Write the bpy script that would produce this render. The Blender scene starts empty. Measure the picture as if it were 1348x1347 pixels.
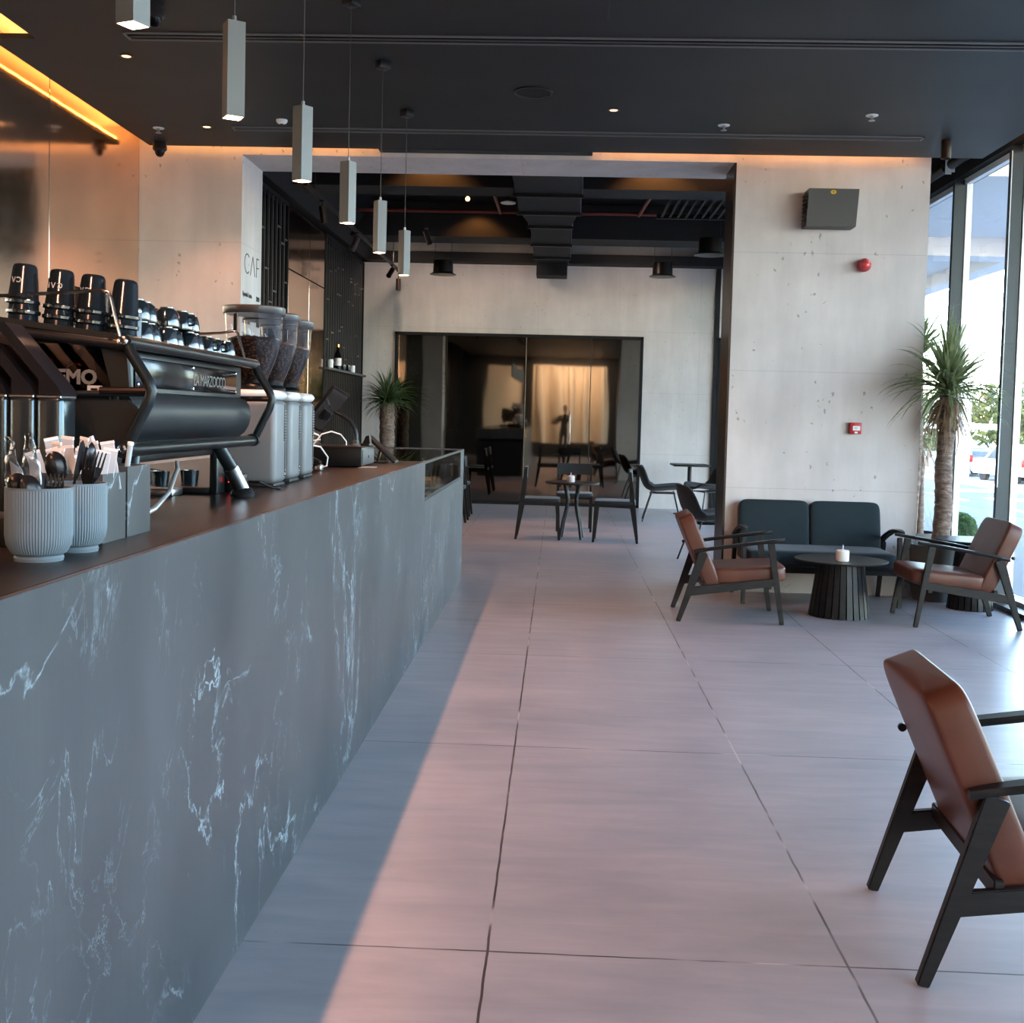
import bpy, bmesh, math, random
from mathutils import Vector, Matrix, Euler
random.seed(11)
scene = bpy.context.scene
col = scene.collection
PI = math.pi
R = math.radians

# ------------------------------------------------------------------ materials
def mat(name, color=(.5,.5,.5), rough=.5, metal=0., spec=.5, emit=None, es=0., trans=0., ior=1.45, coat=0., sheen=0.):
    m = bpy.data.materials.new(name); m.use_nodes = True
    b = m.node_tree.nodes['Principled BSDF']
    b.inputs['Base Color'].default_value = (*color, 1)
    b.inputs['Roughness'].default_value = rough
    b.inputs['Metallic'].default_value = metal
    b.inputs['Specular IOR Level'].default_value = spec
    b.inputs['IOR'].default_value = ior
    b.inputs['Transmission Weight'].default_value = trans
    b.inputs['Coat Weight'].default_value = coat
    b.inputs['Sheen Weight'].default_value = sheen
    if emit:
        b.inputs['Emission Color'].default_value = (*emit, 1)
        b.inputs['Emission Strength'].default_value = es
    return m

class NT:
    def __init__(s, m):
        s.m = m; s.t = m.node_tree; s.n = s.t.nodes; s.l = s.t.links; s.b = s.n['Principled BSDF']
    def new(s, typ, **kw):
        n = s.n.new(typ)
        for k, v in kw.items():
            if k.startswith('_'): setattr(n, k[1:], v)
            else: n.inputs[k].default_value = v
        return n
    def link(s, a, b): s.l.new(a, b)
    def coords(s, kind='Object', scale=(1,1,1), loc=(0,0,0), rot=(0,0,0)):
        tc = s.n.new('ShaderNodeTexCoord'); mp = s.n.new('ShaderNodeMapping')
        mp.inputs['Scale'].default_value = scale; mp.inputs['Location'].default_value = loc; mp.inputs['Rotation'].default_value = rot
        s.l.new(tc.outputs[kind], mp.inputs['Vector']); return mp.outputs[0]
    def noise(s, vec, scale=5, detail=4, rough=.5, dist=0.):
        n = s.n.new('ShaderNodeTexNoise'); n.inputs['Scale'].default_value = scale; n.inputs['Detail'].default_value = detail
        n.inputs['Roughness'].default_value = rough; n.inputs['Distortion'].default_value = dist
        s.l.new(vec, n.inputs['Vector']); return n.outputs['Fac']
    def ramp(s, fac, stops):
        r = s.n.new('ShaderNodeValToRGB'); e = r.color_ramp.elements
        while len(e) < len(stops): e.new(.5)
        for el, (p, c) in zip(e, stops):
            el.position = p; el.color = (*c, 1) if len(c) == 3 else c
        s.l.new(fac, r.inputs[0]); return r.outputs[0]
    def math(s, op, a, b=None, c=None):
        n = s.n.new('ShaderNodeMath'); n.operation = op
        for i, v in enumerate((a, b, c)):
            if v is None: continue
            if isinstance(v, (int, float)): n.inputs[i].default_value = v
            else: s.l.new(v, n.inputs[i])
        return n.outputs[0]
    def mix(s, fac, a, b, blend='MIX'):
        n = s.n.new('ShaderNodeMix'); n.data_type = 'RGBA'; n.blend_type = blend
        for i, v in ((0, fac), (6, a), (7, b)):
            if isinstance(v, (int, float)): n.inputs[i].default_value = v
            elif isinstance(v, tuple): n.inputs[i].default_value = (*v, 1)
            else: s.l.new(v, n.inputs[i])
        return n.outputs[2]
    def base(s, o): s.l.new(o, s.b.inputs['Base Color'])
    def rough(s, o): s.l.new(o, s.b.inputs['Roughness'])
    def bump(s, h, strength=.2, dist=.01):
        n = s.n.new('ShaderNodeBump'); n.inputs['Strength'].default_value = strength; n.inputs['Distance'].default_value = dist
        s.l.new(h, n.inputs['Height']); s.l.new(n.outputs[0], s.b.inputs['Normal'])

M = {}
# floor: large rectangular stone tiles 0.9 x 1.8
m = mat('floor_tile', (.3,.28,.28), .34, spec=.5); t = NT(m)
v = t.coords('Object')
sx = t.n.new('ShaderNodeSeparateXYZ'); t.l.new(v, sx.inputs[0])
wob = t.noise(t.coords('Object'), 9, 2)
def joint(o, off, per, w):
    a = t.math('ADD', o, -off + 90*per)
    a = t.math('ADD', a, t.math('MULTIPLY', t.math('SUBTRACT', wob, .5), .006))
    f = t.math('FRACT', t.math('DIVIDE', a, per))
    d = t.math('MULTIPLY', t.math('MINIMUM', f, t.math('SUBTRACT', 1., f)), per)
    return t.math('LESS_THAN', d, w)
jx = joint(sx.outputs[0], -.143, .9, .0034); jy = joint(sx.outputs[1], 2.803, 1.8, .0032)
j = t.math('MAXIMUM', jx, jy)
s1 = t.noise(t.coords('Object', (1.0, 5, 1)), 2.0, 6, .62, .4)
s2 = t.noise(t.coords('Object', (1, 1.3, 1)), 1.3, 5, .55)
c1 = t.ramp(s1, [(.28, (.33,.322,.328)), (.5, (.385,.362,.366)), (.72, (.44,.410,.412))])
c2 = t.ramp(s2, [(.3, (.80,.82,.85)), (.7, (1.06,1.03,1.02))])
cc = t.mix(1., c1, c2, 'MULTIPLY')
jn = t.noise(t.coords('Object'), 3.1, 2)
jc = t.ramp(jn, [(.42, (.055,.045,.045)), (.56, (.16,.14,.13)), (.64, (.5,.47,.46))])
t.base(t.mix(j, cc, jc))
t.rough(t.math('ADD', t.math('MULTIPLY', s2, .14), .27))
t.bump(t.math('SUBTRACT', t.math('MULTIPLY', s1, .12), j), .25, .003)
M['floor'] = m

def concrete(name, base, pit=.6, jy=1.45, jx=1.2):
    m = mat(name, base, .72, spec=.35); t = NT(m)
    v = t.coords('Object')
    big = t.noise(v, 1.1, 6, .6)
    st = t.noise(t.coords('Object', (3,3,.5)), 1.6, 4, .6)
    c = t.ramp(big, [(.3, tuple(x*.86 for x in base)), (.7, tuple(min(1,x*1.1) for x in base))])
    c = t.mix(1., c, t.ramp(st, [(.3, (.9,.9,.9)), (.7, (1.05,1.05,1.05))]), 'MULTIPLY')
    vo = t.n.new('ShaderNodeTexVoronoi'); vo.inputs['Scale'].default_value = 13
    vo.inputs['Randomness'].default_value = 1
    t.l.new(t.coords('Object', (1.4,1.4,.9)), vo.inputs['Vector'])
    gate = t.noise(v, 2.6, 3)
    n2 = t.noise(v, 34, 3, .7)
    d = t.math('ADD', vo.outputs['Distance'], t.math('MULTIPLY', t.math('SUBTRACT', n2, .5), 1.1))
    rn = t.n.new('ShaderNodeSeparateColor'); t.l.new(vo.outputs['Color'], rn.inputs[0])
    p = t.math('MULTIPLY', t.math('LESS_THAN', d, .13), t.math('GREATER_THAN', t.math('ADD', t.math('MULTIPLY', rn.outputs[0], .55), t.math('MULTIPLY', gate, 2.6)), 1.74))
    sp = t.n.new('ShaderNodeSeparateXYZ'); t.l.new(v, sp.inputs[0])
    def jt(o, per, off, w=.0028):
        f = t.math('FRACT', t.math('DIVIDE', t.math('ADD', o, 50*per+off), per))
        return t.math('LESS_THAN', t.math('MULTIPLY', t.math('MINIMUM', f, t.math('SUBTRACT', 1., f)), per), w)
    jj = t.math('MAXIMUM', jt(sp.outputs[2], .93, .1), jt(sp.outputs[0], jx, .35))
    c = t.mix(t.math('MULTIPLY', jj, .22), c, (.1,.1,.1))
    c = t.mix(t.math('MULTIPLY', p, pit), c, (.16,.15,.14))
    t.base(c)
    t.bump(t.math('SUBTRACT', t.math('MULTIPLY', st, .2), p), .25, .004)
    return m
M['concrete'] = concrete('concrete_panel', (.61,.56,.54), .6, jx=40)
M['concrete_back'] = concrete('concrete_back', (.53,.50,.475), .3, jx=1.23)

# counter stone: grey slab with fine pale veins
m = mat('grey_stone', (.1,.12,.13), .38, spec=.45); t = NT(m)
v0 = t.coords('Object', (1, 1.0, 1.0))
b1 = t.noise(t.coords('Object', (1,1.6,.8)), 1.5, 6, .6)
basec = t.ramp(b1, [(.3, (.034,.037,.041)), (.7, (.056,.057,.061))])
fine = t.noise(t.coords('Object', (1,26,1.2)), 3.0, 4, .6)
basec = t.mix(1., basec, t.ramp(fine, [(.3, (.95,.96,.97)), (.7, (1.05,1.05,1.05))]), 'MULTIPLY')
def vein(scale, sc, dist, width, gscale, glo, seed):
    vv = t.coords('Object', sc, (seed, seed*1.7, seed*.6))
    n = t.noise(vv, scale, 10, .60, dist)
    d = t.math('ABSOLUTE', t.math('SUBTRACT', n, .5))
    core = t.n.new('ShaderNodeMapRange'); core.inputs[1].default_value = 0; core.inputs[2].default_value = width; core.inputs[3].default_value = 1; core.inputs[4].default_value = 0
    t.l.new(d, core.inputs[0])
    g = t.noise(t.coords('Object', (1,1,1), (seed*3, seed, seed*2)), gscale, 3, .6)
    gg = t.n.new('ShaderNodeMapRange'); gg.inputs[1].default_value = glo; gg.inputs[2].default_value = glo+.1
    t.l.new(g, gg.inputs[0])
    br = t.noise(t.coords('Object', (1,1,1), (seed,)*3), 26, 3, .7)
    bb = t.n.new('ShaderNodeMapRange'); bb.inputs[1].default_value = .34; bb.inputs[2].default_value = .60
    t.l.new(br, bb.inputs[0])
    return t.math('MULTIPLY', t.math('MULTIPLY', core.outputs[0], gg.outputs[0]), bb.outputs[0])
va = vein(1.15, (1,1.15,.85), .5, .0056, 1.3, .46, 3.1)
vb = vein(1.9, (1,1.5,.7), .7, .0048, 1.7, .50, 8.7)
vc = vein(4.0, (1,1.2,.9), .9, .0070, 2.2, .55, 14.3)
vv_ = t.math('MINIMUM', t.math('ADD', t.math('ADD', va, t.math('MULTIPLY', vb, .7)), t.math('MULTIPLY', vc, .5)), 1.)
t.base(t.mix(t.math('MULTIPLY', vv_, .78), basec, (.42,.52,.57)))
t.rough(t.math('ADD', t.math('MULTIPLY', b1, .2), .28))
M['stone'] = m
M['stone_small'] = m

m = mat('countertop', (.03,.022,.02), .33, spec=.5); t = NT(m)
n = t.noise(t.coords('Object', (1,.7,1)), 3, 6, .6)
t.base(t.ramp(n, [(.3, (.007,.0055,.0055)), (.7, (.014,.0105,.010))]))
t.rough(t.math('ADD', t.math('MULTIPLY', n, .0), .30)); m.node_tree.nodes['Principled BSDF'].inputs['Specular IOR Level'].default_value = .22
M['counter_top'] = m

def bronze(name, color, rough=.13):
    m = mat(name, color, rough, metal=1.); t = NT(m)
    n = t.noise(t.coords('Object', (1,.8,.35)), 1.6, 3, .5)
    t.bump(n, .10, .05)
    n2 = t.noise(t.coords('Object', (1,1.2,.3)), 3, 5, .6)
    t.rough(t.math('ADD', t.math('MULTIPLY', n2, .10), rough-.05))
    return m
M['bronze'] = bronze('bronze_sheet', (.86,.62,.47), .11)
M['dark_bronze'] = mat('dark_bronze_trim', (.05,.035,.03), .35, .8)
m = mat('dark_ceiling', (.032,.033,.034), .55, spec=.35); t = NT(m)
t.base(t.ramp(t.noise(t.coords('Object'), 2, 4), [(.3, (.017,.0185,.020)), (.7, (.023,.025,.027))]))
M['ceiling'] = m
M['soffit_black'] = mat('matt_black_paint', (.010,.010,.011), .7, spec=.25)
M['beam'] = mat('dark_painted_beam', (.016,.015,.015), .7, spec=.3)
M['black_metal'] = mat('black_metal', (.012,.012,.013), .38, .3)
M['frame_metal'] = mat('satin_black_tube', (.014,.018,.020), .30, .5)
M['machine_panel'] = mat('machine_panel', (.016,.020,.023), .36, .35)
M['machine_side'] = mat('machine_side_panel', (.012,.012,.011), .5, 0., spec=.25)
m = mat('black_wood', (.018,.016,.016), .42, spec=.45); t = NT(m)
t.base(t.ramp(t.noise(t.coords('Object', (1,1,8)), 9, 4), [(.3, (.008,.007,.007)), (.7, (.016,.014,.013))]))
m.node_tree.nodes['Principled BSDF'].inputs['Specular IOR Level'].default_value = .3
M['black_wood'] = m
m = mat('brown_leather', (.13,.05,.03), .36, spec=.36); t = NT(m)
n = t.noise(t.coords('Object'), 5, 4)
t.base(t.ramp(n, [(.3, (.072,.023,.013)), (.7, (.120,.041,.025))]))
g = t.noise(t.coords('Object'), 170, 2); t.bump(g, .12, .002)
M['leather'] = m
m = mat('dark_teal_fabric', (.018,.035,.042), .75, sheen=.12, spec=.3); t = NT(m)
g = t.noise(t.coords('Object'), 260, 2); t.bump(g, .2, .002)
t.base(t.ramp(t.noise(t.coords('Object'), 3, 4), [(.3, (.006,.015,.019)), (.7, (.010,.021,.026))]))
M['teal'] = m
M['grey_fabric'] = mat('charcoal_fabric', (.012,.014,.015), .8, sheen=.12)
M['chrome'] = mat('chrome', (.75,.76,.78), .12, 1.)
M['steel'] = mat('brushed_steel', (.5,.51,.53), .28, 1.)
M['alu'] = mat('brushed_aluminium_pendant', (.165,.16,.155), .48, .35)
M['white_alu'] = mat('pale_aluminium', (.62,.65,.68), .4, .3)
M['mullion'] = mat('grey_mullion', (.030,.042,.050), .45, .3)
M['white'] = mat('white_plastic', (.8,.8,.8), .4)
M['wax'] = mat('candle_wax', (.85,.76,.70), .5)
M['paper'] = mat('white_paper', (.52,.56,.60), .7)
M['black_plastic'] = mat('black_plastic', (.0035,.0035,.004), .34, spec=.3)
M['gloss_black'] = mat('gloss_black', (.005,.005,.006), .12, spec=.22)
M['cup'] = mat('black_cup', (.008,.012,.016), .14, spec=.75)
M['blue_cup'] = mat('dark_espresso_cup', (.006,.012,.017), .10, spec=.9, coat=.4)
M['cutlery'] = mat('black_cutlery', (.022,.020,.020), .25, .6)
M['print'] = mat('dark_print', (.02,.02,.02), .6)
M['grey_print'] = mat('grey_print', (.12,.11,.10), .5)
M['pale_print'] = mat('pale_print', (.45,.42,.40), .5)
M['appliance'] = mat('dark_glossy_appliance', (.055,.070,.082), .20, .75)
M['appliance_arm'] = mat('satin_black_arm', (.005,.005,.007), .42, 0., spec=.25)
M['grinder'] = mat('silver_grey_grinder', (.165,.168,.175), .45, .15)
M['grinder_top'] = mat('pale_grinder_top', (.74,.73,.73), .32, .1)
M['grinder_dark'] = mat('dark_vent', (.012,.012,.013), .5)
M['lid'] = mat('grey_lid', (.030,.028,.030), .3, .1)
M['red'] = mat('red_plastic', (.42,.018,.022), .35)
M['red_dome'] = mat('red_lens', (.55,.04,.05), .12, spec=.7)
M['red_pipe'] = mat('red_pipe', (.16,.022,.018), .45)
M['yellow'] = mat('yellow_sticker', (.75,.45,.03), .5)
M['grey_box'] = mat('grey_metal_box', (.075,.074,.074), .5, .2)
M['terracotta'] = mat('ribbed_grey_planter', (.10,.095,.088), .75)
m = mat('ribbed_ceramic', (.13,.165,.19), .5); M['ceramic'] = m
M['soil'] = mat('soil', (.03,.02,.015), .95)
m = mat('trunk', (.2,.13,.1), .9); t = NT(m)
n = t.noise(t.coords('Object', (1,1,3)), 14, 5, .7)
t.base(t.ramp(n, [(.3, (.085,.052,.040)), (.55, (.22,.155,.12)), (.75, (.40,.32,.27))])); t.bump(n, .8, .02)
M['trunk'] = m
def leafmat(name, a, b):
    m = mat(name, a, .42, spec=.4); t = NT(m)
    n = t.noise(t.coords('Object'), 11, 3)
    c = t.ramp(n, [(.35, a), (.65, b)]); t.base(c)
    tl = t.n.new('ShaderNodeBsdfTranslucent'); t.l.new(c, tl.inputs[0]); mx = t.n.new('ShaderNodeMixShader'); mx.inputs[0].default_value = .38
    out = [q for q in t.n if q.type == 'OUTPUT_MATERIAL'][0]
    t.l.new(t.b.outputs[0], mx.inputs[1]); t.l.new(tl.outputs[0], mx.inputs[2]); t.l.new(mx.outputs[0], out.inputs[0]); return m
M['leaf'] = leafmat('palm_leaf', (.11,.15,.065), (.30,.32,.15))
M['leaf_back'] = leafmat('palm_leaf_dark', (.040,.085,.034), (.12,.17,.07))
M['dead_leaf'] = leafmat('dry_leaf', (.20,.12,.07), (.38,.27,.17))
M['hedge'] = leafmat('clipped_shrub', (.035,.10,.03), (.09,.20,.06))
M['tree_leaf'] = leafmat('tree_leaf', (.05,.085,.03), (.14,.15,.05))
m = mat('coffee_beans', (.10,.05,.03), .35); t = NT(m)
vo = t.n.new('ShaderNodeTexVoronoi'); vo.inputs['Scale'].default_value = 80; t.l.new(t.coords('Object', (1,1,1.4)), vo.inputs['Vector'])
t.base(t.ramp(vo.outputs['Distance'], [(.0, (.13,.075,.05)), (.30, (.045,.021,.013)), (.6, (.004,.002,.002))]))
t.bump(vo.outputs['Distance'], -.9, .006)
m.node_tree.nodes['Principled BSDF'].inputs['Specular IOR Level'].default_value = .25
M['beans'] = m
M['amber'] = mat('polished_copper', (.75,.35,.12), .2, 1.)
M['pastry'] = mat('baked_pastry', (.36,.20,.10), .6)
M['cream_wall'] = mat('cream_plaster', (.72,.58,.44), .7)
M['glass_door'] = mat('dark_reflective_glass', (.20,.17,.14), .03, 1.)
t = NT(M['glass_door']); t.bump(t.noise(t.coords('Object', (1.6,1,.3)), 1.4, 1, .4), .10, .02)
M['screen'] = mat('dark_screen', (.03,.022,.02), .12)
M['led_red'] = mat('red_led', (.1,0,0), .4, emit=(1,.05,.03), es=5)
M['bulb'] = mat('warm_bulb', (.9,.8,.6), .4, emit=(1,.50,.20), es=5)
M['led_strip'] = mat('warm_led_strip', (.9,.8,.6), .4, emit=(1,.42,.09), es=26)
M['cream_light'] = mat('warm_reflector', (.85,.55,.28), .35, .4)
M['cable_white'] = mat('white_cable', (.75,.73,.70), .45)
M['cable_grey'] = mat('grey_rubber_cable', (.05,.05,.05), .5)
M['steel_hose'] = mat('braided_hose', (.62,.60,.60), .35, .7)
M['asphalt'] = mat('asphalt', (.095,.115,.135), .85)
M['paving'] = mat('pale_paving', (.20,.205,.21), .8)
M['white_paint'] = mat('white_car_paint', (.75,.76,.78), .25, coat=.6)
M['grey_paint'] = mat('grey_car_paint', (.22,.25,.28), .25, .3, coat=.6)
M['car_glass'] = mat('car_glass', (.05,.07,.09), .08, spec=.8)
M['tyre'] = mat('tyre', (.02,.02,.02), .8)
M['tail'] = mat('tail_light', (.5,.02,.02), .25)
M['cove_white'] = mat('cove_paint', (.75,.72,.68), .7)
M['canopy'] = mat('canopy_render', (.82,.82,.82), .8)
M['cloth_black'] = mat('black_clothing', (.012,.012,.013), .8)
M['skin'] = mat('skin', (.42,.25,.18), .5)
def thin_glass(name, tint, refl=.5, rough=0.):
    m = bpy.data.materials.new(name); m.use_nodes = True; nt = m.node_tree; nt.nodes.clear()
    o = nt.nodes.new('ShaderNodeOutputMaterial'); tr = nt.nodes.new('ShaderNodeBsdfTransparent'); gl = nt.nodes.new('ShaderNodeBsdfGlossy')
    tr.inputs[0].default_value = (*tint, 1); gl.inputs['Roughness'].default_value = rough
    lw = nt.nodes.new('ShaderNodeLayerWeight'); lw.inputs[0].default_value = .5
    pw = nt.nodes.new('ShaderNodeMath'); pw.operation = 'POWER'; pw.inputs[1].default_value = 4.5
    ma = nt.nodes.new('ShaderNodeMath'); ma.operation = 'MULTIPLY_ADD'; r0 = ((refl-1)/(refl+1))**2; ma.inputs[1].default_value = 1-r0; ma.inputs[2].default_value = r0
    mx = nt.nodes.new('ShaderNodeMixShader')
    nt.links.new(lw.outputs['Facing'], pw.inputs[0]); nt.links.new(pw.outputs[0], ma.inputs[0])
    nt.links.new(ma.outputs[0], mx.inputs[0]); nt.links.new(tr.outputs[0], mx.inputs[1]); nt.links.new(gl.outputs[0], mx.inputs[2])
    nt.links.new(mx.outputs[0], o.inputs[0]); return m
M['glass'] = thin_glass('window_glass', (.93,.96,.97), 1.45)
M['hopper_glass'] = thin_glass('clear_hopper', (.92,.91,.91), 1.4, .0)
M['case_glass'] = thin_glass('display_glass', (.80,.86,.86), 1.45)
M['smoked_glass'] = thin_glass('smoked_glass', (.30,.27,.24), 1.6, .02)
M['dark_smoked'] = thin_glass('dark_smoked_glass', (.60,.62,.62), 1.5)
M['film'] = thin_glass('clear_plastic_film', (.82,.85,.88), 2.2, .12)

# ------------------------------------------------------------------ mesh helpers
class MB:
    def __init__(s): s.bm = bmesh.new()
    def _tf(s, vs, mtx):
        if mtx is not None:
            for v in vs: v.co = mtx @ v.co
    def box(s, x0, x1, y0, y1, z0, z1, bev=0., seg=2, mtx=None):
        r = bmesh.ops.create_cube(s.bm, size=1)
        vs = r['verts']
        for v in vs:
            v.co = Vector(((x0+x1)/2 + v.co.x*(x1-x0), (y0+y1)/2 + v.co.y*(y1-y0), (z0+z1)/2 + v.co.z*(z1-z0)))
        if bev > 0:
            es = list({e for v in vs for e in v.link_edges})
            rr = bmesh.ops.bevel(s.bm, geom=es, offset=bev, segments=seg, affect='EDGES', profile=.5)
            vs = list({v for f in rr['faces'] for v in f.verts} | {v for v in vs if v.is_valid})
        s._tf(vs, mtx); return s
    def beam(s, p0, p1, w, t, w1=None, t1=None, up=(0,0,1), bev=0.):
        """tapered bar from p0 to p1; w across (perpendicular to up), t along up"""
        p0, p1 = Vector(p0), Vector(p1); d = (p1-p0).normalized(); up = Vector(up)
        sd = d.cross(up).normalized(); u = sd.cross(d).normalized()
        w1 = w if w1 is None else w1; t1 = t if t1 is None else t1
        vs = []
        for p, ww, tt in ((p0, w, t), (p1, w1, t1)):
            for a, b in ((-1,-1),(1,-1),(1,1),(-1,1)):
                vs.append(s.bm.verts.new(p + sd*a*ww/2 + u*b*tt/2))
        fs = [(0,1,2,3),(7,6,5,4),(0,4,5,1),(1,5,6,2),(2,6,7,3),(3,7,4,0)]
        faces = [s.bm.faces.new([vs[i] for i in f]) for f in fs]
        if bev > 0:
            es = list({e for f in faces for e in f.edges})
            bmesh.ops.bevel(s.bm, geom=es, offset=bev, segments=2, affect='EDGES')
        return s
    def poly(s, pts, ext):
        """closed polygon (list of 3d points) extruded by vector ext"""
        ext = Vector(ext); a = [s.bm.verts.new(p) for p in pts]; b = [s.bm.verts.new(Vector(p)+ext) for p in pts]
        s.bm.faces.new(a); s.bm.faces.new(b[::-1]); n = len(a)
        for i in range(n): s.bm.faces.new((a[i], b[i], b[(i+1)%n], a[(i+1)%n]))
        return s
    def tube(s, pts, r, seg=10, caps=True, r1=None):
        pts = [Vector(p) for p in pts]; n = len(pts); rings = []
        prev = None
        for i, p in enumerate(pts):
            d = ((pts[min(i+1,n-1)] - pts[max(i-1,0)])).normalized()
            if prev is None:
                a = Vector((0,0,1)) if abs(d.z) < .9 else Vector((1,0,0))
                u = d.cross(a).normalized()
            else:
                u = (prev - d*prev.dot(d)).normalized()
            prev = u; w = d.cross(u)
            rr = r if r1 is None else r + (r1-r)*i/(n-1)
            rings.append([s.bm.verts.new(p + (u*math.cos(2*PI*k/seg) + w*math.sin(2*PI*k/seg))*rr) for k in range(seg)])
        for a, b in zip(rings, rings[1:]):
            for k in range(seg): s.bm.faces.new((a[k], a[(k+1)%seg], b[(k+1)%seg], b[k]))
        if caps: s.bm.faces.new(rings[0][::-1]); s.bm.faces.new(rings[-1])
        return s
    def lathe(s, prof, c=(0,0,0), seg=32, mtx=None, cap=True, rib=0, ribd=0., sx=1., sy=1.):
        rings = []; allv = []
        for r, z in prof:
            ring = []
            for k in range(seg):
                a = 2*PI*k/seg
                rr = r
                if rib and r > .001: rr = r - (ribd if (k % 2) else 0)
                ring.append(s.bm.verts.new((c[0] + rr*math.cos(a)*sx, c[1] + rr*math.sin(a)*sy, c[2] + z)))
            rings.append(ring); allv += ring
        for a, b in zip(rings, rings[1:]):
            for k in range(seg): s.bm.faces.new((a[k], a[(k+1)%seg], b[(k+1)%seg], b[k]))
        if cap:
            s.bm.faces.new(rings[0][::-1]); s.bm.faces.new(rings[-1])
        s._tf(allv, mtx); return s
    def pillow(s, cx, cy, cz, lx, ly, lz, e=.28, nu=20, nv=14, mtx=None, puff=0.):
        """superellipsoid cushion, full sizes lx, ly, lz"""
        def sg(v, p): return math.copysign(abs(v)**p, v)
        rows = []; allv = []
        for i in range(nv+1):
            ph = -PI/2 + PI*i/nv; row = []
            for k in range(nu):
                th = 2*PI*k/nu + PI/nu
                x = sg(math.cos(ph), e)*sg(math.cos(th), e); y = sg(math.cos(ph), e)*sg(math.sin(th), e); z = sg(math.sin(ph), e*1.6)
                pf = 1 + puff*(1-min(1, x*x))*(1-min(1, y*y))
                row.append(s.bm.verts.new((cx+x*lx/2, cy+y*ly/2, cz+z*lz/2*pf)))
            rows.append(row); allv += row
        for a, b in zip(rows, rows[1:]):
            for k in range(nu): s.bm.faces.new((a[k], a[(k+1)%nu], b[(k+1)%nu], b[k]))
        bmesh.ops.remove_doubles(s.bm, verts=allv, dist=1e-5)
        allv = [v for v in allv if v.is_valid]
        s._tf(allv, mtx); return s
    def quad(s, a, b, c, d):
        s.bm.faces.new([s.bm.verts.new(p) for p in (a,b,c,d)]); return s
    def build(s, name, material, parent=None, off=None, smooth=True, ang=35, loc=None):
        me = bpy.data.meshes.new(name)
        bmesh.ops.recalc_face_normals(s.bm, faces=s.bm.faces[:])
        if off is None: off = OFF.get(parent.name, (0,0,0)) if parent is not None else (0,0,0)
        off = Vector(off)
        if loc is not None: off = Vector(loc)
        if off.length > 0: bmesh.ops.translate(s.bm, verts=s.bm.verts[:], vec=-off)
        s.bm.to_mesh(me); s.bm.free()
        me.materials.append(M[material] if isinstance(material, str) else material)
        if smooth:
            for p in me.polygons: p.use_smooth = True
            me.set_sharp_from_angle(angle=R(ang))
        o = bpy.data.objects.new(name, me); col.objects.link(o)
        if parent is not None:
            o.parent = parent; OFF[o.name] = off
        if loc is not None: o.location = loc
        return o
OFF = {}
def thing(name, label, cat, loc=(0,0,0), rz=0., group=None, kind=None, world=False):
    o = bpy.data.objects.new(name, None); col.objects.link(o); o.empty_display_size = .1
    o.location = loc; o.rotation_euler = (0,0,rz); o['label'] = label; o['category'] = cat
    if group: o['group'] = group
    if kind: o['kind'] = kind
    if world: OFF[o.name] = Vector(loc)
    return o
def tag(o, label, cat, group=None, kind=None):
    o['label'] = label; o['category'] = cat
    if group: o['group'] = group
    if kind: o['kind'] = kind
    return o
def struct(o, label=None):
    o['kind'] = 'structure'
    if label: o['label'] = label
    return o
def copy_tree(o, parent=None):
    c = o.copy(); col.objects.link(c)
    if parent is not None: c.parent = parent
    for ch in list(o.children): copy_tree(ch, c)
    return c
def dup(o, loc, rz=None, label=None, group=None, rot=None):
    c = copy_tree(o); c.location = loc
    if rz is not None: c.rotation_euler = (0,0,rz)
    if rot is not None: c.rotation_euler = rot
    if label: c['label'] = label
    if group: c['group'] = group
    return c
dg = None
def text(name, body, size, material, parent, mtx, ext=.0006, space=1., bold=0.):
    off = OFF.get(parent.name, (0,0,0)) if parent is not None else (0,0,0)
    mtx = Matrix.Translation(-Vector(off)) @ mtx
    cu = bpy.data.curves.new(name, 'FONT'); cu.body = body; cu.size = size; cu.extrude = ext
    cu.space_character = space; cu.offset = bold; cu.resolution_u = 3
    tmp = bpy.data.objects.new(name+'_tmp', cu); col.objects.link(tmp)
    bpy.context.view_layer.update()
    d = bpy.context.evaluated_depsgraph_get()
    me = bpy.data.meshes.new_from_object(tmp.evaluated_get(d))
    bpy.data.objects.remove(tmp); bpy.data.curves.remove(cu)
    me.transform(mtx); me.materials.clear(); me.materials.append(M[material])
    o = bpy.data.objects.new(name, me); col.objects.link(o)
    if parent is not None: o.parent = parent
    return o
# text frames: columns are text-x, text-y, normal
def frame(x, y, n, o):
    x, y, n = Vector(x), Vector(y), Vector(n)
    m = Matrix((x, y, n)).transposed().to_4x4(); m.translation = Vector(o); return m
def facing_px(o): return frame((0,1,0), (0,0,1), (1,0,0), o)     # read from +X
def facing_ny(o): return frame((1,0,0), (0,0,1), (0,-1,0), o)    # read from -Y

PEND, SKY, EXPO = 52, 3.8, 0.0
# ================================================================== SETTING
CX = -.765; CT = 1.075          # counter front plane and top
CEIL = 3.42
struct(MB().box(-3.6, 3.62, -4.2, 17.7, -.12, 0).build('floor', 'floor'))

# main ceiling with notch at the left, gap to the bronze wall and to the glazing
b = MB()
b.box(-3.02, 3.2, -4.1, 9.005, CEIL, CEIL+.03)
b.box(-3.29, -3.02, 6.46, 9.005, CEIL, CEIL+.03)
b.box(-3.29, -3.02, 3.0, 5.2, CEIL, CEIL+.03)
struct(b.build('ceiling', 'ceiling'))
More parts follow.
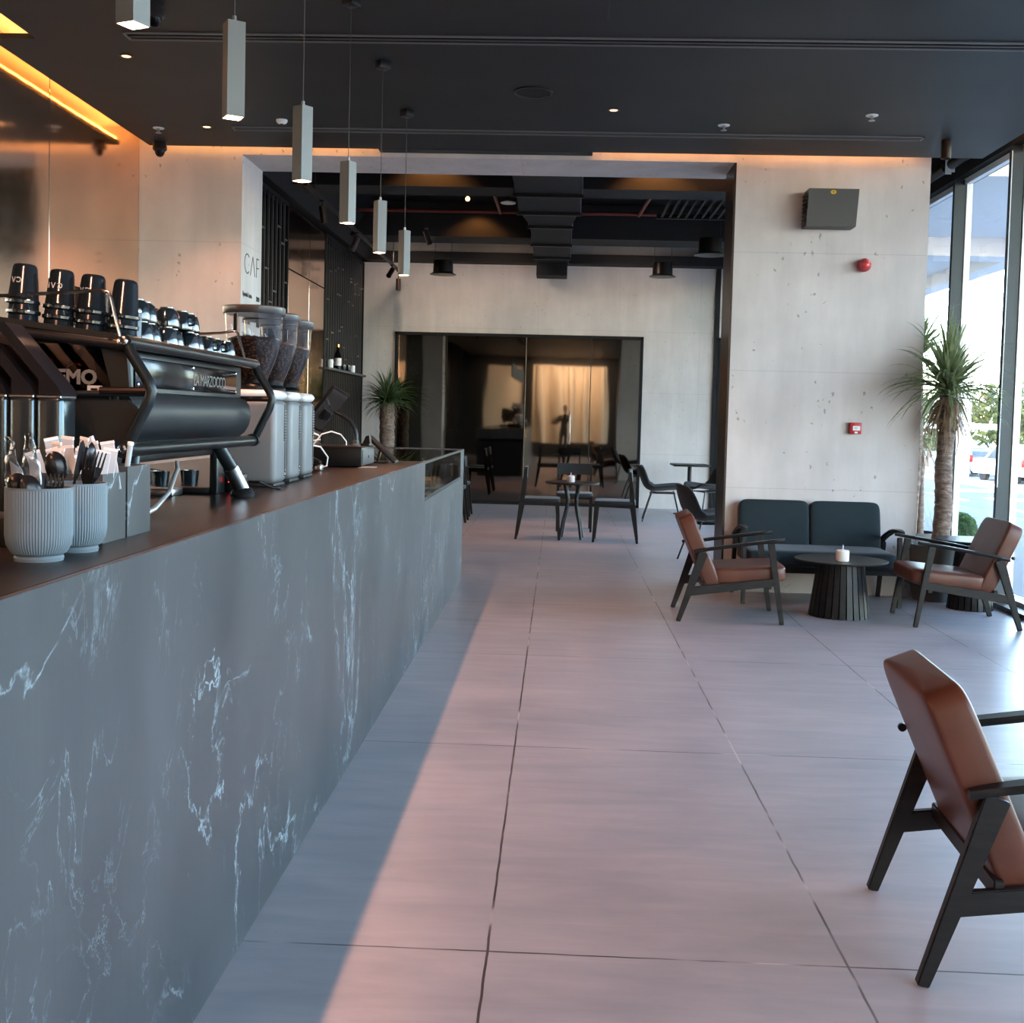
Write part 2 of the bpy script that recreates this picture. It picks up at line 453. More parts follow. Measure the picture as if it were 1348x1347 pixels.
# structural slab above everything and closing upstands
struct(MB().box(-3.6, 3.62, -4.2, 9.72, 3.86, 3.98).build('ceiling_slab', 'soffit_black'))
struct(MB().box(-3.6, 3.62, 9.72, 17.7, 4.22, 4.34).build('ceiling_slab_rear', 'soffit_black'))
struct(MB().box(-3.6, 3.62, 9.70, 9.76, 3.60, 4.22).build('trim_1', 'soffit_black'))
# concrete piers and header
struct(MB().box(-3.45, -2.578, 9.12, 9.74, 0, 3.80).build('wall_pier_left', 'concrete'))
struct(MB().box(1.345, 2.85, 9.12, 9.56, 0, 3.80).build('wall_pier_right', 'concrete'))
struct(MB().box(-2.577, 1.344, 9.12, 9.74, 3.385, 3.80).build('wall_header', 'concrete'))
struct(MB().box(1.328, 1.3445, 9.118, 9.565, 0, 3.384).build('trim_2', 'dark_bronze'))
# bronze left wall in separate sheets
b = MB(); b.box(-3.5, -3.43, -4.1, 9.12, 0, 3.86); struct(b.build('wall_left', 'soffit_black'))
wl = thing('wall_left_cladding', 'bronze mirror sheets on the left wall', 'wall', (-3.42, 0, 0), kind='structure', world=True)
ys = [9.118, 7.5, 5.9, 4.3, 2.7, 1.1, -.5, -2.1]
for a, c in zip(ys, ys[1:]):
    MB().box(-3.429, -3.411, c+.004, a-.004, .9, 3.84, .002, 1).build('bronze_sheet', 'bronze', wl)
struct(MB().box(-3.43, -3.405, -4.1, 9.12, 0, .9).build('wall_left_base', 'black_wood'))
# rear room
struct(MB().box(-3.05, 2.33, 17.5, 17.64, 2.61, 4.22).build('wall_back', 'concrete_back'))
struct(MB().box(-3.3, -2.535, 17.5, 17.64, 0, 2.61).build('wall_back_left', 'concrete_back'))
struct(MB().box(1.26, 2.33, 17.5, 17.64, 0, 2.61).build('wall_back_centre', 'concrete_back'))
struct(MB().box(2.40, 3.6, 17.5, 17.64, 2.62, 4.22).build('wall_back_right', 'concrete_back'))
struct(MB().box(-3.45, -3.12, 9.74, 17.64, 0, 4.22).build('wall_rear_left', 'soffit_black'))
# black bulkhead running over the rack wall
b = MB(); b.poly([(-3.12,9.76,3.66),(-2.95,9.76,3.66),(-2.55,9.76,4.21),(-3.12,9.76,4.21)], (0,7.73,0))
struct(b.build('trim_3', 'soffit_black'))
struct(MB().box(2.331, 2.399, 17.46, 17.64, 0, 4.22).build('trim_4', 'soffit_black'))
struct(MB().box(-3.6, 3.62, 17.66, 17.72, 0, 4.34).build('wall_back_backing', 'soffit_black'))  # unseen dark backing, added so no sky shows through the door gaps
# dark doorway right of the back wall
d = thing('door_2', 'dark glass door at the right end of the back wall', 'door', (2.8,17.5,0), kind='structure', world=True)
MB().box(2.40, 3.3, 17.52, 17.55, .05, 2.58).build('door_panel', 'glass_door', d)
f = MB(); f.box(2.39, 2.43, 17.46, 17.58, 0, 2.62); f.box(3.27, 3.33, 17.46, 17.58, 0, 2.62); f.box(2.39, 3.33, 17.46, 17.58, 2.57, 2.62)
f.build('door_frame', 'soffit_black', d)
# big sliding glass wall
d = thing('door_1', 'dark mirrored sliding glass doors in the back wall', 'door', (-.63,17.5,0), kind='structure', world=True)
xs = [-2.50, -1.74, -.52, .475, 1.225]
for i, (a, c) in enumerate(zip(xs, xs[1:])):
    o = MB().box(a+.006, c-.006, 17.53+.012*(i % 2), 17.545+.012*(i % 2), .04, 2.57).build('glass_panel', 'glass_door', d)
f = MB(); f.box(-2.535, -2.50, 17.46, 17.6, 0, 2.61); f.box(1.225, 1.262, 17.46, 17.6, 0, 2.61); f.box(-2.535, 1.262, 17.46, 17.6, 2.57, 2.612); f.box(-2.535, 1.262, 17.46, 17.6, .0, .04)
f.build('door_frame', 'soffit_black', d)
for x in (-1.74, -.52, .475):
    MB().box(x-.004, x+.004, 17.520, 17.53, .04, 2.57).build('edge_strip', 'steel' if x == -.52 else 'lid', d)
MB().box(.16, .185, 17.49, 17.51, .95, 1.45, .004).build('pull_handle', 'steel', d)

# wall behind the viewer, seen only in the reflections
struct(MB().box(-3.6, 3.6, -4.3, -4.15, 0, 3.86).build('wall_behind', 'beam'))
b = MB(); b.box(-2.5, -1.35, -4.15, -4.12, .9, 3.1); b.box(-.85, 1.6, -4.15, -4.12, .5, 3.15)
for k in range(5): b.tube([(-.6+.5*k,-4.05,.5),(-.6+.5*k,-4.05,3.12)], .12, 20)
struct(b.build('wall_behind_panels', 'cream_wall'))

# beams in the rear room
for i, (y0, y1) in enumerate(((12.09, 12.58), (15.42, 16.02))):
    struct(MB().box(-3.1, 3.6, y0, y1, 3.75, 4.21).build('trim_%d' % (5+i), 'beam'))
struct(MB().box(-3.1, 3.6, 17.2, 17.49, 3.66, 3.80).build('trim_7', 'beam'))

# cove lights: real strips on top of the ceiling edges, behind a lip
def strip(x0, x1, y0, y1, z0, z1, label):
    o = MB().box(x0, x1, y0, y1, z0, z1).build('led_strip', 'led_strip', loc=((x0+x1)/2, (y0+y1)/2, z0))
    tag(o, label, 'light strip')
strip(-3.285, -3.25, 6.50, 8.95, CEIL+.031, CEIL+.040, 'warm light strip above the ceiling edge beside the bronze wall')
strip(-3.015, -2.985, 5.25, 6.4, CEIL+.031, CEIL+.040, 'short warm light strip in the ceiling notch at far left')
strip(-3.25, -1.48, 8.965, 8.995, CEIL+.031, CEIL+.040, 'warm light strip above the left concrete pier')
strip(.22, 2.74, 8.965, 8.995, CEIL+.031, CEIL+.040, 'warm light strip above the right concrete pier')
strip(3.155, 3.185, 6.0, 8.9, CEIL+.031, CEIL+.040, 'warm light strip along the ceiling edge beside the glazing')
b = MB(); b.box(-3.41, -2.9, 3.0, 9.12, 3.585, 3.60); b.box(-2.9, 2.85, 8.86, 9.12, 3.585, 3.60)
struct(b.build('trim_12', 'cove_white'))
struct(MB().box(-1.47, .21, 9.0, 9.119, CEIL-.002, 3.5).build('trim_8', 'ceiling'))

# ------------------------------------------------------------------ glazing
XF = 3.48
my = [8.905 + 1.25*k for k in range(-10, 8)]
n = 0
for y0, y1 in zip(my, my[1:]):
    n += 1
    if y1 > 17.6: y1 = 17.5
    w = thing('window_%d' % n, 'full height pane of the street glazing', 'window', (XF, y0, 0), kind='structure', world=True)
    MB().box(3.385, 3.485, y0, y0+.05, .06, 3.5).build('mullion', 'mullion', w)
    MB().box(3.485, 3.535, y0-.012, y0+.062, .06, 3.5).build('pressure_cap', 'white_alu', w)
    MB().box(3.50, 3.508, y0+.062, y1-.012, .09, 3.47).build('pane', 'glass', w)
    MB().box(3.47, 3.52, y0, y1, 3.46, 3.51).build('head_rail', 'white_alu', w)
    MB().box(3.46, 3.53, y0, y1, 0.0, .065).build('sill_rail', 'white_alu', w)
struct(MB().box(3.40, 3.62, -4.2, 17.6, 3.512, 3.86).build('trim_9', 'soffit_black'))
struct(MB().box(3.54, 3.62, 9.7, 17.6, 3.86, 4.22).build('trim_10', 'soffit_black'))
struct(MB().box(3.33, 3.44, -4.1, 17.4, 0.0, .035).build('trim_11', 'black_metal'))
# roller blind
for (y0, y1, lab) in ((8.95, 10.12, 'black roller blind tube above the glazing, between pier and ceiling edge'), (10.2, 11.6, 'black roller blind tube above the glazing, beyond the first bracket'), (7.7, 8.85, 'black roller blind tube above the glazing nearest the ceiling light strip')):
    rb = thing('roller_blind', lab, 'blind', (3.33, y0, 3.5), world=True)
    MB().tube([(3.33,y0+.03,3.62),(3.33,y1-.03,3.62)], .045, 16).build('tube', 'black_metal', rb)
    MB().box(3.31, 3.365, y1-.008, y1, 3.555, 3.70, .003).build('bracket', 'white', rb)
    MB().box(3.31, 3.365, y0, y0+.008, 3.555, 3.70, .003).build('bracket', 'white', rb)
o = MB().tube([(3.37,8.86,3.45),(3.372,8.86,2.4),(3.37,8.86,.9)], .004, 6).build('blind_cord', 'white', loc=(3.37,8.86,.9)); tag(o, 'thin white blind cord hanging beside the nearest window mullion', 'cord')

# ------------------------------------------------------------------ ceiling fittings
def diffuser(x0, x1, y, w, label):
    d = thing('linear_air_diffuser', label, 'air vent', (x0, y, CEIL-.012), group=None, world=True)
    f = MB()
    for yy in (y-w/2, y+w/2-.010): f.box(x0, x1, yy, yy+.010, CEIL-.010, CEIL-.001)
    for xx in (x0, x1-.012): f.box(xx, xx+.012, y-w/2, y+w/2, CEIL-.010, CEIL-.001)
    f.build('frame', 'grinder', d)
    s_ = MB()
    s_.box(x0+.012, x1-.012, y-.007, y+.007, CEIL-.009, CEIL-.001)
    s_.build('centre_bar', 'grey_box', d)
    MB().box(x0+.01, x1-.01, y-w/2+.01, y+w/2-.01, CEIL-.003, CEIL-.0005).build('slot', 'gloss_black', d)
diffuser(-2.47, 3.1, 6.38, .12, 'long slotted black air diffuser crossing the ceiling near the top')
diffuser(-2.45, 2.56, 8.41, .10, 'slotted black air diffuser closest to the concrete header')
def downlight(x, y, label, grp='recessed ceiling downlights'):
    d = thing('downlight', label, 'ceiling light', (x, y, CEIL))
    MB().lathe([(.040,0),(.040,-.004),(.028,-.004),(.028,0)], seg=20, cap=False).build('trim_ring', 'lid', d)
    MB().lathe([(.027,-.001),(.024,-.003),(.001,-.003)], seg=20).build('lens', 'bulb', d)
for x, y, l in ((-2.61,6.75,'small warm round downlight in the dark ceiling above the bronze wall, nearer one'),
                (-2.64,8.39,'small warm downlight close to the dome camera by the left pier'),
                (.314,7.777,'small warm downlight in mid ceiling right of the round speaker grille'),
                ):
    downlight(x, y, l)
def smoke(x, y, z, r, label, name='smoke_detector', cat='detector', m1='white'):
    d = thing(name, label, cat, (x, y, z))
    MB().lathe([(r,0),(r,-.012),(r*.8,-.024),(r*.5,-.03),(.001,-.03)], seg=24).build('housing', m1, d)
    MB().lathe([(r*.35,-.03),(r*.3,-.036),(.001,-.037)], seg=16).build('cap', 'lid', d)
smoke(-2.028, 8.164, CEIL, .040, 'white round smoke detector between two hanging lamps')
for x, y, l in ((1.099,8.128,'small sprinkler head near the right end of the rear air diffuser'), (2.038,7.816,'white ringed sprinkler head in the right half of the ceiling'), (-3.02,8.45,'tiny sprinkler head beside the dome camera at the left pier')):
    d = thing('fire_sprinkler', l, 'sprinkler', (x, y, CEIL))
    MB().lathe([(.042,0),(.040,-.005),(.020,-.008),(.018,0)], seg=20, cap=False).build('escutcheon', 'white', d)
    MB().lathe([(.008,0),(.009,-.03),(.022,-.034),(.022,-.037),(.001,-.037)], seg=14).build('nozzle', 'steel', d)
d = thing('ceiling_speaker', 'round black speaker grille recessed in the middle of the ceiling', 'speaker', (-.217,7.375,CEIL))
MB().lathe([(.125,0),(.125,-.008),(.112,-.010),(.110,-.004)], seg=40, cap=False).build('rim', 'black_metal', d)
MB().lathe([(.112,-.003),(.001,-.005)], seg=40).build('grille', 'beam', d)
o = MB().box(-.62,.20,5.72,6.05,CEIL-.005,CEIL-.001,.002,1).build('access_hatch', 'ceiling', loc=(-.2,5.9,CEIL-.005)); tag(o, 'flush square access hatch in the ceiling near the top edge', 'hatch')
def dome_cam(x, y, r, label):
    d = thing('dome_camera', label, 'camera', (x, y, CEIL))
    MB().lathe([(r*.9,0),(r*.9,-.02),(r,-.03),(r,-.055),(r*.75,-.07),(r*.70,-.06)], seg=28, cap=False).build('housing', 'lid', d)
    MB().lathe([(r*.72,-.06),(r*.66,-.085),(r*.45,-.105),(r*.2,-.113),(.001,-.114)], seg=28).build('dome', 'gloss_black', d)
dome_cam(-2.136, 5.90, .052, 'dark dome camera on the ceiling at the top edge beside a cut-off hanging lamp')
dome_cam(-3.17, 8.90, .055, 'dark dome camera at the corner of bronze wall and left pier')
d = thing('cylinder_spotlight', 'small black surface mounted cylinder spotlight at the right end of the ceiling', 'spotlight', (2.745,8.46,CEIL))
MB().lathe([(.036,0),(.036,-.13),(.032,-.132),(.030,-.12),(.001,-.12)], seg=24).build('cylinder', 'dark_bronze', d)
MB().lathe([(.029,-.119),(.001,-.1195)], seg=16).build('lens', 'lid', d)

# hanging square tube lamps
PX = -1.09
def pendant(y, label, rz, zb=2.30):
    d = thing('pendant_lamp', label, 'hanging lamp', (PX, y, zb), R(rz), group='square tube lamps hanging over the counter')
    w = .029; H = .305; th = .003
    s_ = MB()
    s_.box(-w, -w+th, -w, w, 0, H); s_.box(w-th, w, -w, w, 0, H)
    s_.box(-w+th, w-th, -w, -w+th, 0, H); s_.box(-w+th, w-th, w-th, w, 0, H); s_.box(-w+th, w-th, -w+th, w-th, H-.006, H)
    s_.build('square_tube', 'alu', d, ang=30)
    r_ = MB(); i_ = w-th; k_ = w-.013
    for q in range(4):
        c_, n_ = [((-1,-1),(-1,1)),((1,1),(1,-1)),((1,-1),(-1,-1)),((-1,1),(1,1))][q]
        r_.poly([(c_[0]*i_,c_[1]*i_,.002),(n_[0]*i_,n_[1]*i_,.002),(n_[0]*k_,n_[1]*k_,.040),(c_[0]*k_,c_[1]*k_,.040)], (0,0,.0005))
    r_.build('reflector', 'cream_light', d, smooth=False)
    MB().box(-.015,.015,-.015,.015,.041,.045).build('bulb', 'bulb', d)
    MB().lathe([(.008,H),(.007,H+.022),(.001,H+.022)], seg=10).build('cable_grip', 'steel', d)
    MB().tube([(0,0,H+.02),(0,0,CEIL-zb-.03)], .0022, 6).build('cable', 'cable_grey', d)
    MB().box(-.035,.035,-.035,.035,CEIL-zb-.045,CEIL-zb,.003).build('canopy', 'black_metal', d)
    return d
labs = ['cut-off square tube lamp at the top edge beside the dome camera', 'largest whole grey square tube lamp, nearest one over the counter', 'second whole square tube lamp from the left, crossing the light strip',
        'third whole square tube lamp from the left, below the header', 'fourth square tube lamp hanging in front of the dark rear room', 'smallest and farthest square tube lamp over the counter']
PYS = (2.86, 3.74, 4.74, 5.76, 6.79, 7.86)
for y, l, rz in zip(PYS, labs, (67,33,54,61,37,50)): pendant(y, l, rz)
def spot(name, loc, energy, color, size=150, blend=.3, radius=.02, rot=(0,0,0)):
    l = bpy.data.lights.new(name, 'SPOT'); l.energy = energy; l.color = color; l.spot_size = R(size); l.spot_blend = blend; l.shadow_soft_size = radius
    o = bpy.data.objects.new(name, l); col.objects.link(o); o.location = loc; o.rotation_euler = rot; return o
WARM = (1., .46, .27)
for y in (.65, 1.68) + PYS:
    spot('pendant_light', (PX, y, 2.30+.022), PEND, WARM, 156, .35, .018)

# ------------------------------------------------------------------ rear room services
d = thing('air_duct', 'large dark rectangular air duct hanging in the rear room ceiling', 'duct', (-.165,9.8,3.6), world=True)
b = MB(); b.box(-.495,.165,9.78,12.6,3.6,3.98,.004,1); b.build('wide_section', 'beam', d)
b = MB()
v0 = [(-.495,12.6,3.6),(.165,12.6,3.6),(.165,12.6,3.98),(-.495,12.6,3.98)]; v1 = [(-.40,13.5,3.6),(.09,13.5,3.6),(.09,13.5,3.95),(-.40,13.5,3.95)]
A = [b.bm.verts.new(p) for p in v0]; B = [b.bm.verts.new(p) for p in v1]
b.bm.faces.new(A); b.bm.faces.new(B[::-1])
for i in range(4): b.bm.faces.new((A[i], B[i], B[(i+1)%4], A[(i+1)%4]))
b.build('tapered_section', 'beam', d, smooth=False)
MB().box(-.40,.09,13.5,16.9,3.6,3.95,.004,1).build('narrow_section', 'beam', d)
MB().box(-.38,.07,16.7,17.15,3.42,3.6,.004,1).build('outlet', 'beam', d)
for y, w in ((11.6,.355),(12.62,.355),(13.5,.27),(14.9,.27),(16.1,.27)):
    f = MB(); cx = -.165 if w > .3 else -.155
    f.box(cx-w, cx+w, y, y+.035, 3.565, 3.597); f.build('flange', 'black_metal', d)
    for sx in (-1, 1):
        MB().tube([(cx+sx*(w-.01),y+.017,3.57),(cx+sx*(w-.01),y+.017,4.22)], .006, 6).build('hanger_rod', 'steel', d)
def pipe(pts, r, label, m='red_pipe', name='sprinkler_pipe'):
    o = MB().tube(pts, r, 10).build(name, m, loc=pts[0]); tag(o, label, 'pipe')
pipe([(-3.0,14.88,3.99),(3.4,14.86,3.99)], .022, 'long dark red pipe crossing the rear room ceiling')
pipe([(-.83,13.4,3.96),(-.82,14.84,3.97)], .020, 'short red branch pipe left of the air duct')
pipe([(1.02,13.3,3.96),(.96,14.84,3.97)], .022, 'short red branch pipe right of the air duct')
pipe([(-3.0,14.2,4.12),(-.6,14.2,4.12)], .012, 'thin black conduit under the rear slab', 'black_metal', 'conduit')
# cable tray / grille at the right
d = thing('cable_tray', 'slatted black cable tray under the rear ceiling at right', 'cable tray', (1.3,12.7,3.85), world=True)
b = MB()
for k in range(9): b.box(1.2+.1*k, 1.23+.1*k, 13.0, 14.4, 3.87, 3.89)
b.build('rungs', 'beam', d)
b = MB(); b.box(1.15,2.1,12.98,13.01,3.86,3.92); b.box(1.15,2.1,14.4,14.43,3.86,3.92); b.build('side_rail', 'black_metal', d)
# drum shaped ceiling speakers
for x, y, z, l in ((-1.72,16.5,3.37,'black drum shaped hanging speaker at the left of the back wall'), (1.43,16.5,3.40,'black drum shaped hanging speaker right of the air duct'), (1.78,14.0,3.36,'black drum speaker with shiny rim close to the right pier')):
    d = thing('drum_speaker', l, 'speaker', (x, y, z))
    MB().lathe([(.001,.20),(.14,.20),(.145,.03),(.19,.006),(.19,0),(.13,-.004),(.001,-.006)], seg=32).build('drum', 'black_plastic', d)
    MB().tube([(.12,0,.2),(.12,0,4.2-z)], .004, 6).build('suspension_wire', 'black_metal', d)
    MB().tube([(-.12,0,.2),(-.12,0,4.2-z)], .004, 6).build('suspension_wire', 'black_metal', d)
# white disc detectors
for x, y, z, l in ((-.68,13.95,3.93,'flat white disc detector left of the air duct'), (-2.62,11.6,3.93,'white disc detector behind the second hanging lamp')):
    d = thing('disc_detector', l, 'detector', (x,y,z))
    MB().lathe([(.001,0),(.09,0),(.095,.012),(.04,.03),(.001,.03)], seg=28).build('disc', 'white', d)
    MB().tube([(0,0,.03),(0,0,.28)], .01, 8).build('stem', 'black_metal', d)
d = thing('globe_spotlight', 'small glowing warm lamp high in the rear room', 'ceiling light', (-1.17,13.9,3.97))
MB().lathe([(.001,-.03),(.02,-.025),(.03,0),(.02,.02),(.001,.03)], seg=18).build('bulb', 'bulb', d)
MB().tube([(0,0,.03),(0,0,.24)], .018, 10).build('holder', 'black_metal', d)
# track with spotlights
trk = MB().box(-2.425,-2.385,10.6,16.9,3.44,3.475,.003,1).build('lighting_track', 'black_metal', loc=(-2.4,10.6,3.44)); tag(trk, 'long black lighting track above the left side of the rear room', 'track')
for yy in (11.0,13.4,16.2):
    o = MB().tube([(-2.4,yy,3.475),(-2.4,yy,4.22)], .005, 6).build('track_hanger', 'black_metal', loc=(-2.4,yy,3.475)); tag(o, 'thin rod holding the lighting track, %s' % {11.0:'nearest of three',13.4:'middle of three',16.2:'farthest of three'}[yy], 'rod')
def trackspot(y, ry, rx, label, x=-2.4, lit=True, z=3.43, drop=.06):
    d = thing('track_spotlight', label, 'spotlight', (x, y, z))
    MB().box(-.02,.02,-.05,.05,-.005,.012,.002,1).build('adapter', 'black_metal', d)
    MB().tube([(0,0,0),(0,0,-drop)], .008, 8).build('stem', 'black_metal', d)
    mt = Matrix.Translation((0,0,-drop)) @ Euler((R(rx), R(ry), 0)).to_matrix().to_4x4()
    MB().lathe([(.001,.02),(.035,.02),(.036,-.15),(.031,-.151),(.030,-.14),(.001,-.14)], seg=20, mtx=mt).build('barrel', 'dark_bronze', d)
    if lit: MB().lathe([(.001,-.139),(.028,-.139),(.028,-.1385)], seg=16, mtx=mt).build('lens', 'bulb', d)
trackspot(11.35, -8, 5, 'bronze spotlight at the near end of the track below the second hanging lamp')
trackspot(13.3, 25, 10, 'dark track spotlight below the third hanging lamp', lit=False)
trackspot(16.1, 18, -48, 'lit track spotlight between the fourth and fifth hanging lamps')
trackspot(16.75, 0, 0, 'small lit spotlight directly below the farthest hanging lamp', drop=.12)
trackspot(14.0, -20, 0, 'spotlight on a thin rod right of the farthest hanging lamp', x=-1.68, z=3.62, lit=False, drop=.05)
o = MB().tube([(-1.68,14.0,3.64),(-1.68,14.0,4.2)], .004, 6).build('suspension_rod', 'black_metal', loc=(-1.68,14,3.64)); tag(o, 'thin rod carrying the single spotlight right of the farthest hanging lamp', 'rod')

# ------------------------------------------------------------------ rack walls in the rear room
def rack(y0, y1, label, seed, shelf_z=None):
    rnd = random.Random(seed)
    d = thing('wine_rack', label, 'rack', (-3.05, y0, 0), world=True)
    MB().box(-3.12, -3.10, y0, y1, 0, 3.64).build('back_panel', 'gloss_black', d)
    f = MB(); f.box(-3.10, -3.03, y0, y0+.05, 0, 3.64); f.box(-3.10, -3.03, y1-.05, y1, 0, 3.64); f.box(-3.10,-3.03,y0,y1,3.60,3.645)
    f.build('frame', 'soffit_black', d)
    n = int((y1-y0)/.16); step = (y1-y0)/n
    u = MB(); h = MB()
    for k in range(1, n):
        y = y0+step*k
        u.box(-3.056, -3.036, y-.008, y+.008, 0.02 if not shelf_z else shelf_z, 3.60)
        for q in range(rnd.choice((1,2,2))):
            z = 1.9+rnd.random()*1.5
            h.box(-3.06, -3.034, y, y+step, z-.008, z+.008)
    u.build('upright_rods', 'grey_box', d, smooth=False); h.build('cross_rods', 'grey_box', d, smooth=False)
    if shelf_z:
        MB().box(-3.10, -2.97, y0+.05, y1-.05, shelf_z-.03, shelf_z).build('shelf', 'grey_box', d)
        s_ = MB()
        for k in range(int((y1-y0)/.085)): s_.box(-3.07, -3.04, y0+.06+.085*k, y0+.10+.085*k, 0, shelf_z-.03)
        s_.build('lower_slats', 'black_wood', d, smooth=False)
    return d
rack(9.76, 12.6, 'dark rod rack wall just behind the menu pier', 4)
rack(14.56, 17.49, 'dark slatted rack wall with shelf beside the small palm', 9, 1.93)
wl2 = thing('wall_rear_bronze', 'bronze mirror sheets between the two rack walls', 'wall', (-3.06,12.6,0), kind='structure', world=True)
for a, c in ((12.62,13.66),(13.68,14.54)):
    for z0, z1 in ((0,2.92),(2.935,3.62)):
        MB().box(-3.08, -3.035, a, c, z0, z1, .002, 1).build('bronze_sheet', 'bronze', wl2)
# shelf objects
bt = thing('bottle', 'slim pale bottle standing on the rack shelf', 'bottle', (-3.0,15.35,1.93))
MB().lathe([(.001,0),(.045,0),(.048,.02),(.048,.18),(.03,.24),(.016,.27),(.016,.33),(.001,.33)], seg=20).build('glass_body', 'smoked_glass', bt)
MB().lathe([(.001,.335),(.02,.335),(.02,.30),(.0165,.30)], seg=14, cap=False).build('stopper', 'amber', bt)
MB().lathe([(.049,.05),(.049,.15)], seg=20, cap=False).build('label_band', 'wax', bt)
for y, l, mt, h in ((14.85,'small white jar at the near end of the rack shelf','white',.11),(15.75,'small dark cup on the rack shelf right of the bottle','cup',.08),(16.1,'second small dark cup on the rack shelf','cup',.09),(16.45,'small white jar at the far end of the rack shelf','white',.10)):
    j_ = MB().lathe([(.001,0),(.035,0),(.038,.01),(.038,h),(.033,h),(.032,.01),(.001,.01)], seg=18).build('jar', mt, loc=(0,0,0)); j_.location = (-3.0,y,1.93); tag(j_, l, 'jar')

# ------------------------------------------------------------------ menu lettering on the pier
XM = -2.5775
mn = thing('menu_lettering', 'dark CAF lettering and drinks list printed on the concrete pier', 'sign', (XM,9.2,2.2), world=True)
def stroke(name, pts, w):
    b = MB()
    for p, q in zip(pts, pts[1:]): b.beam((XM+.001,p[0],p[1]), (XM+.001,q[0],q[1]), w, .002, up=(1,0,0))
    b.build(name, 'print', mn, smooth=False)
cc_ = []
for k in range(19):
    a = R(48 + k*(264/18)); cc_.append((9.30+.085*math.cos(a)*.95, 2.545+.078*math.sin(a)))
stroke('letter_c', cc_, .009)
stroke('letter_a', [(9.395,2.463),(9.465,2.623),(9.535,2.463)], .009)
stroke('letter_f', [(9.655,2.622),(9.585,2.622),(9.585,2.465)], .009); stroke('letter_f_bar', [(9.585,2.545),(9.65,2.545)], .009)
text('menu_line', 'Spanish Latte', .052, 'print', mn, facing_px((XM+.0012,9.17,2.275)), bold=.0016)
text('menu_price', '2800', .055, 'print', mn, facing_px((XM+.0012,9.58,2.268)), bold=.0018)
text('menu_line', 'Cortado', .052, 'print', mn, facing_px((XM+.0012,9.17,2.165)), bold=.0016)
text('menu_price', '2000', .055, 'print', mn, facing_px((XM+.0012,9.58,2.158)), bold=.0018)
for k, s_ in enumerate(('Americano','Cappuccino','Flat White')):
    text('menu_line', s_, .052, 'print', mn, facing_px((XM+.0012,9.17,2.055-.11*k)), bold=.0016)
    text('menu_price', ('1800','2400','2400')[k], .055, 'print', mn, facing_px((XM+.0012,9.58,2.05-.11*k)), bold=.0018)

# ------------------------------------------------------------------ things on the right pier
PF = 9.12
d = thing('electrical_box', 'tilted grey metal box with yellow sticker high on the right pier', 'wall box', (2.05, PF, 2.87), world=True)
b = MB(); b.poly([(1.845,PF-.03,2.875),(1.872,PF-.03,3.165),(1.872,PF-.17,3.165),(1.845,PF-.17,2.875)], (.002,0,0)); b.box(1.86,2.25,PF-.17,PF-.16,2.88,2.9)
b = MB(); b.poly([(1.865,PF,2.875),(2.245,PF,2.875),(2.262,PF,3.162),(1.880,PF,3.162)], (0,-.17,0)); b.build('casing', 'grey_box', d, smooth=False)
b = MB()
for k in range(8): b.box(1.858,1.874,PF-.15,PF-.03,2.90+.03*k,2.915+.03*k)
b.build('side_louvres', 'black_metal', d)
MB().lathe([(.001,0),(.022,0),(.022,.003),(.001,.003)], seg=24, mtx=Matrix.Translation((2.065,PF-.171,3.135)) @ Matrix.Rotation(R(90),4,'X') @ Matrix.Diagonal((1,.72,1,1))).build('sticker', 'yellow', d)
MB().lathe([(.001,0),(.007,0),(.007,.001),(.001,.001)], seg=16, mtx=Matrix.Translation((2.065,PF-.1745,3.135)) @ Matrix.Rotation(R(90),4,'X') @ Matrix.Diagonal((1,.5,1,1))).build('sticker_mark', 'print', d)
d = thing('alarm_beacon', 'round red fire alarm sounder on the right pier', 'alarm', (2.355, PF, 2.60))
mt = Matrix.Rotation(R(90),4,'X')
MB().lathe([(.001,0),(.050,0),(.052,.02),(.052,.05),(.046,.06),(.044,.055)], seg=32, mtx=mt, cap=False).build('housing', 'red', d)
MB().lathe([(.045,.052),(.040,.08),(.022,.10),(.001,.104)], seg=28, mtx=mt).build('lens', 'red_dome', d)
d = thing('fire_call_point', 'square red fire alarm call point low on the right pier', 'alarm', (2.34, PF, 1.325))
MB().box(-.045,.045,-.045,0,-.045,.045,.006).build('housing', 'red', d)
MB().box(-.026,.030,-.049,-.045,-.018,.018,.002,1).build('label_plate', 'white', d)
text('print', 'FIRE', .014, 'red', d, facing_ny((-.016,-.0495,-.003)))
MB().box(-.012,.012,-.052,-.045,-.040,-.026,.002,1).build('latch', 'white', d)

# ------------------------------------------------------------------ outside
b = MB()
prof = [(3.63,-.06),(8.5,-.10),(12,-.75),(16.8,-.93)]
g = MB(); 
for (x0,z0),(x1,z1) in zip(prof, prof[1:]):
    pass
def strip_ground(name, x0, z0, x1, z1, m, lab):
    o = MB().poly([(x0,-30,z0),(x1,-30,z1),(x1,-30,z1-.3),(x0,-30,z0-.3)], (0,180,0)).build(name, m, smooth=False); struct(o, lab)
strip_ground('ground_terrace', 3.63,-.06,7.6,-.09,'paving','pale paved terrace outside')
strip_ground('ground_slope', 7.6,-.09,10.5,-.80,'paving','sloping pavement outside')
strip_ground('ground_road', 10.5,-.80,16.9,-.93,'asphalt','grey road outside')
strip_ground('ground_verge', 16.9,-.80,90,-.85,'paving','ground beyond the road')
o = MB().box(16.6,17.0,-30,150,-.96,-.80).build('ground_kerb','canopy'); struct(o, 'pale kerb along the far side of the road')
for k in range(14):
    struct(MB().box(12.3,12.5,14+7*k,17.5+7*k,-.86,-.82).build('ground_marking','white'))
